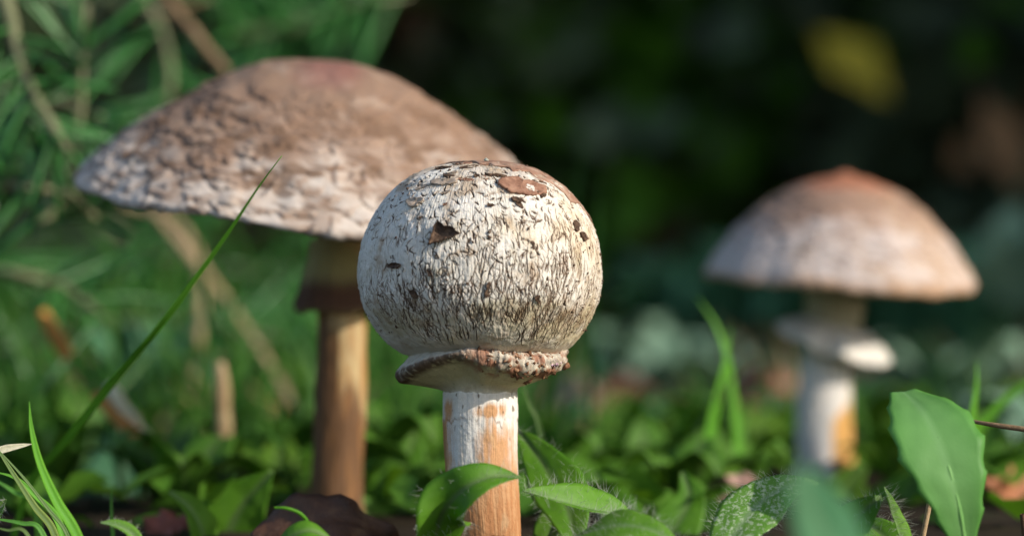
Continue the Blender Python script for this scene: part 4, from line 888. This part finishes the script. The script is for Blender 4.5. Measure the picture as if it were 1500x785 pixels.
place_herbs(make_herb('lime_herb', 5, 2.2, 1.5, .6, 'leaf_lime', 47), [(1035, 80, 1.15, .3), (990, 68, .7, 1.9), (1310, 70, .9, .9), (400, 67, .8, 4.0), (850, 70, .7, 2.2), (1120, 84, 1.1, 2.0), (1290, 82, 1.2, 1.1), (1130, 76, .9, 4.4), (900, 78, .8, 3.1), (960, 84, 1.0, .3), (1380, 78, .9, 2.1), (600, 84, 1.0, 2.0), (440, 78, 1.0, 1.0), (1200, 90, 1.1, 3.0)],
            'yellowish green herb catching light behind the mushrooms', 'lime green herbs behind the mushrooms')
place_herbs(make_herb('sky_tinted_herb', 6, 3.2, 2.6, 1.0, 'leaf_pale', 53), [(960, 108, 1.1, .3), (1040, 112, 1.1, 1.2), (910, 118, 1.2, 2.0), (1120, 104, .9, 3.1), (1490, 74, .8, .4), (1400, 100, 1.2, 2.2), (480, 112, 1.0, 1.0), (600, 120, 1.0, 4)],
            'herb on the shaded ground, leaves tinted greyish blue for reflected sky', 'sky-tinted herbs on the shaded ground')
place_herbs(make_herb('sky_tinted_shade_herb', 6, 3.6, 4.5, 1.2, 'leaf_teal', 59), [(1340, 128, 1.3, .6), (1420, 122, 1.1, 1.9), (1280, 134, 1.3, 3.6), (980, 140, 1.4, .8), (1060, 136, 1.2, 2.9), (1190, 132, 1.2, 5.0), (200, 82, .8, .5), (700, 140, 1.3, 1)],
            'tall dark green herb in the shade of the thicket, tinted bluish for reflected sky', 'dark sky-tinted herbs by the thicket')
# low grass and sprouts, uncountable
def grass_field(name, n, xr, yr, hr, wr, mat, seed, dens=None):
    r = np.random.default_rng(seed); x = r.uniform(*xr, n*2); y = r.uniform(*yr, n*2)
    keep = (np.abs(x) < (y + 53)*.215 + 3) & ~((np.abs(x - (y + 53)*.1095) < 1.5) & (y < 20))
    if dens: keep &= dens(x, y, r)
    x, y = x[keep][:n], y[keep][:n]; m = len(x); z = ground_h(x, y) - .1
    h = r.uniform(*hr, m)*(.8 + .5*r.random(m)); w = r.uniform(*wr, m); a = r.uniform(0, 2*math.pi, m); ln = r.uniform(.1, .8, m); la = r.uniform(0, 2*math.pi, m)
    sx, sy = np.cos(a)*w, np.sin(a)*w; lx, ly = np.cos(la)*ln*h, np.sin(la)*ln*h
    V = []
    for q, ww in ((0, .8), (.4, 1), (.75, .7), (1, .08)):
        for sg in (-1, 1):
            V.append(np.stack([x + sg*sx*ww + lx*q*q, y + sg*sy*ww + ly*q*q, z + h*q*(1 - .25*ln*q)], -1))
    V = np.stack(V, 1).reshape(-1, 3); b = np.arange(m)[:, None]*8
    F = np.concatenate([b + np.array(f) for f in ((0, 1, 3, 2), (2, 3, 5, 4), (4, 5, 7, 6))])
    o = obj(name, mesh_np(name, V, F), M[mat]); return o
away = lambda x, y, r: ~((x > 1) & (r.random(len(x)) < .86))
g1 = grass_field('grass', 3000, (-40, 40), (12, 110), (.8, 3.5), (.05, .13), 'grass_shaded', 21, away); tag(g1, 'thin green grass covering the ground behind the mushrooms', 'grass', kind='stuff')
g2 = grass_field('grass', 800, (-30, 2), (18, 80), (3.0, 8.0), (.06, .14), 'grass_dark', 22); tag(g2, 'taller grass, coloured darker for shade, under the wide mushroom cap', 'grass', kind='stuff')
g3 = grass_field('dry_grass', 400, (-30, 40), (24, 100), (1.0, 4.0), (.04, .09), 'dry', 23, lambda x, y, r: (x < 3) | (y > 45)); tag(g3, 'scattered dry tan grass blades among the green', 'grass', kind='stuff')
# leaf litter and moss-like low leaves
def leaf_scatter(name, n, box, size, mat, seed, flat=True):
    r = np.random.default_rng(seed); x = r.uniform(*box[0], n); y = r.uniform(*box[1], n); keep = (np.abs(x) < (y + 53)*.25 + 4) & ~((np.abs(x - (y + 53)*.1095) < 1.9) & (y < 20)) & ~((np.abs(x + (y + 53)*.0605) < 1.3) & (y < 9.5)); x, y = x[keep], y[keep]; m = len(x)
    z = ground_h(x, y) + r.uniform(.05, 1.0, m); s = r.uniform(*size, m)
    return leaf_cards(name, np.stack([x, y, z], -1), s, r, mat, up=.9)
def leaf_cards(name, c, s, r, mat, up=.3, aspect=.45, parent=None):
    """many small folded leaves, four faces each, in one mesh"""
    m = len(c); d = r.normal(size=(m, 3)); d[:, 2] *= .5; d /= np.linalg.norm(d, axis=1)[:, None]
    n = r.normal(size=(m, 3)) + np.array([0, -.3, up*2]); sd = np.cross(d, n); sd /= np.linalg.norm(sd, axis=1)[:, None]; n = np.cross(sd, d)
    s_ = s[:, None]; a = aspect*s_
    V = np.stack([c - d*s_*.5, c - d*s_*.1 + sd*a*.9 + n*s_*.1, c + d*s_*.28 + sd*a*.62 + n*s_*.07, c + d*s_*.55 - n*s_*.12, c + d*s_*.28 - sd*a*.62 + n*s_*.07, c - d*s_*.1 - sd*a*.9 + n*s_*.1, c + d*s_*.12], 1).reshape(-1, 3)
    b = np.arange(m)[:, None]*7
    F = np.concatenate([b + np.array(f) for f in ((0, 1, 2, 6), (6, 2, 3, 3), (6, 3, 4, 4), (0, 6, 4, 5))])
    tri = np.concatenate([b + np.array(f) for f in ((0, 1, 6), (1, 2, 6), (2, 3, 6), (3, 4, 6), (4, 5, 6), (5, 0, 6))])
    return obj(name, mesh_np(name, V, tri, smooth=False), M[mat], parent)
o = leaf_scatter('ground_cover', 1900, ((-40, 40), (29, 105)), (.6, 1.8), 'leaf_teal', 28); tag(o, 'low bluish green leaves carpeting the shaded ground farther back', 'ground cover', kind='stuff')
o = leaf_scatter('ground_cover', 1250, ((-30, 30), (5, 48)), (.6, 1.8), 'leaf_low', 25); tag(o, 'low green leaves carpeting the ground behind the mushrooms', 'ground cover', kind='stuff')
o = leaf_scatter('leaf_litter', 260, ((-45, 45), (35, 130)), (.8, 2.4), 'dead_red', 26); tag(o, 'rusty brown leaf litter strewn on the ground', 'leaf litter', kind='stuff')

# ------------------------------------------------------------------ dark thicket behind
def make_shrub(name, label, seed, mat, nclump=60, nleaf=90, rx=24, rz=38, size=(2.0, 4.2)):
    r = np.random.default_rng(seed); e = empty(name, (0, 0, 0)); tag(e, label, 'shrub', 'dark shrubs of the thicket behind the mushrooms')
    cl = r.normal(size=(nclump, 3)); cl /= np.linalg.norm(cl, axis=1)[:, None]; cl *= (r.random(nclump)**.4)[:, None]*np.array([rx, rx*.8, rz]); cl[:, 2] += rz*.95
    cl = cl[cl[:, 2] > 1.5]
    c = (cl[:, None] + r.normal(size=(len(cl), nleaf, 3))*np.array([5, 5, 4.2])).reshape(-1, 3); c = c[c[:, 2] > .5]
    leaf_cards('crown', c, r.uniform(*size, len(c)), r, mat, .3, .42, e)["kind"] = "stuff"
    for k in range(5):
        t = cl[r.integers(len(cl))]; tube('trunk', [(r.normal()*1.5, r.normal()*1.5, -2), t*.3, t*.7 + [0, 0, 3], t], [1.0, .8, .5, .25], 'bark', e, n=16)
    return e
protos = [make_shrub('dark_shrub', 'dense dark green leafy shrub in the shade behind the mushrooms', 61 + k, 'leaf_dark') for k in range(3)]
spots = [(-62, 118), (-40, 108), (-18, 130), (4, 150), (26, 152), (48, 148), (70, 144), (-52, 150), (-28, 148), (-4, 172), (18, 174), (40, 172), (62, 170), (-70, 180), (-40, 182), (-12, 186), (14, 184), (42, 182), (70, 180), (95, 150), (-92, 150)]
for k, (x, y) in enumerate(spots):
    o = protos[k] if k < 3 else copy_tree(protos[k % 3])
    s = 1.0 + .25*(y > 140) + .35*(y > 170) + rr.uniform(-.08, .1)
    o.location = Vector((x*S, y*S, float(ground_h(x, y))*S)); o.scale = (s, s, s); o.rotation_euler = (0, 0, rr.uniform(0, 6.28))
o = make_shrub('hazel_shrub', 'leafy shrub at the side of the dark thicket, lighter leaf colour for sunlight', 90, 'leaf', 16, 60, 11, 18, (2, 4))
o.location = Vector((34*S, 104*S, 16*S)); o["group"] = 'shrubs catching light at the thicket edge'  # lighter leaf material gives this shrub and its copies a lit look
for x_, y_, z_, lab in ((-7, 128, 20, 'leafy shrub lightened in colour for dim light rising behind the crown of the wide mushroom'), (10, 136, 4, 'low shrub lightened in colour for dim light in the gap between the round and the domed mushroom'), (14, 138, 24, 'shrub lightened in colour for dim light above the gap between the round and domed mushrooms')):
    q_ = copy_tree(o); q_.location = Vector((x_*S, y_*S, z_*S)); q_.rotation_euler = (0, 0, x_); q_["label"] = lab
o = make_shrub('brown_shrub', 'sparse brownish withered shrub at the side of the dark thicket', 91, 'dead_brown', 8, 30, 8, 9, (2, 4))
o.location = Vector((40*S, 100*S, 5*S)); o["group"] = 'shrubs catching light at the thicket edge'
# leaves that stand out against the thicket
def hanging(label, mid, widths, nrm, mat, twig_to):
    b = np.asarray(mid[0], float); e = empty('hanging_leaf', b); tag(e, label, 'leaf'); leaf_obj('blade', e, b, mid, widths, nrm, mat, fold=.2, wavy=.2, vein_depth=.05)
    tube('stalk', [twig_to, (np.asarray(twig_to) + b)/2 + [0, 0, .5], b], [.15, .1, .07], 'bark', e, b)
hanging('yellow autumn leaf hanging in front of the dark thicket', [P(1198, 52, 166), P(1225, 70, 165), P(1262, 103, 164), P(1302, 146, 163)], [.2, 1.4, 1.55, .1], (.2, -.9, .3), 'dead_yellow', P(1160, 5, 176))
hanging('brown withered leaf hanging at the side of the thicket', [P(1440, 150, 146), P(1465, 200, 146), P(1480, 240, 146), P(1490, 280, 146)], [.2, 1.2, 1.2, .1], (0, -.9, .3), 'dead_brown', P(1425, 100, 156))
hanging('pale grey green leaf standing at the side behind the domed mushroom', [P(1500, 450, 118), P(1490, 400, 117), P(1480, 350, 116), P(1490, 300, 116)], [.5, 2.0, 1.9, .1], (-.3, -.9, .3), 'leaf_pale', P(1520, 520, 120))
# ------------------------------------------------------------------ conifers: unseen ones added to shade the thicket, others rising behind it
def shade_tree(label, x, y, h, R, seed, n=5200, z0=.06):
    r = np.random.default_rng(seed); z = float(ground_h(x, y)); e = empty('conifer_tree', (x, y, z)); tag(e, label, 'tree', 'conifers beside the clearing')
    tube('trunk', [(0, 0, -10), (0, 0, h*.3), (1, 1, h*.7), (0, 0, h)], [9, 7, 4, .5], 'bark', e, n=24, nu=10)
    q = r.random(n)**.75; a = r.uniform(0, 2*math.pi, n); tier = np.floor(q*16)/16 + .02
    rad = R*(1 - q*.92)*np.sqrt(r.random(n))*(.85 + .3*r.random(n)); zc = h*(z0 + (1-z0)*q) - rad*.25
    leaf_cards('crown', np.stack([rad*np.cos(a), rad*np.sin(a), np.maximum(zc, 2)], -1), r.uniform(12, 26, n), r, 'conifer', .2, .3, e)["kind"] = "stuff"
shade_tree('unseen dense dark conifer added to shade the thicket', 205, 92, 420, 100, 71)
shade_tree('unseen broad dark conifer added to shade the ground behind the mushrooms', 282, 22, 430, 112, 75, 6000)
shade_tree('second unseen dark conifer, added behind the first to shade the bank', 330, 225, 520, 120, 72)
shade_tree('tall dark conifer rising at the back of the thicket', 60, 330, 600, 150, 73, 7000)
shade_tree('tall dark conifer rising at the far end of the thicket', -150, 320, 600, 150, 74, 7000)
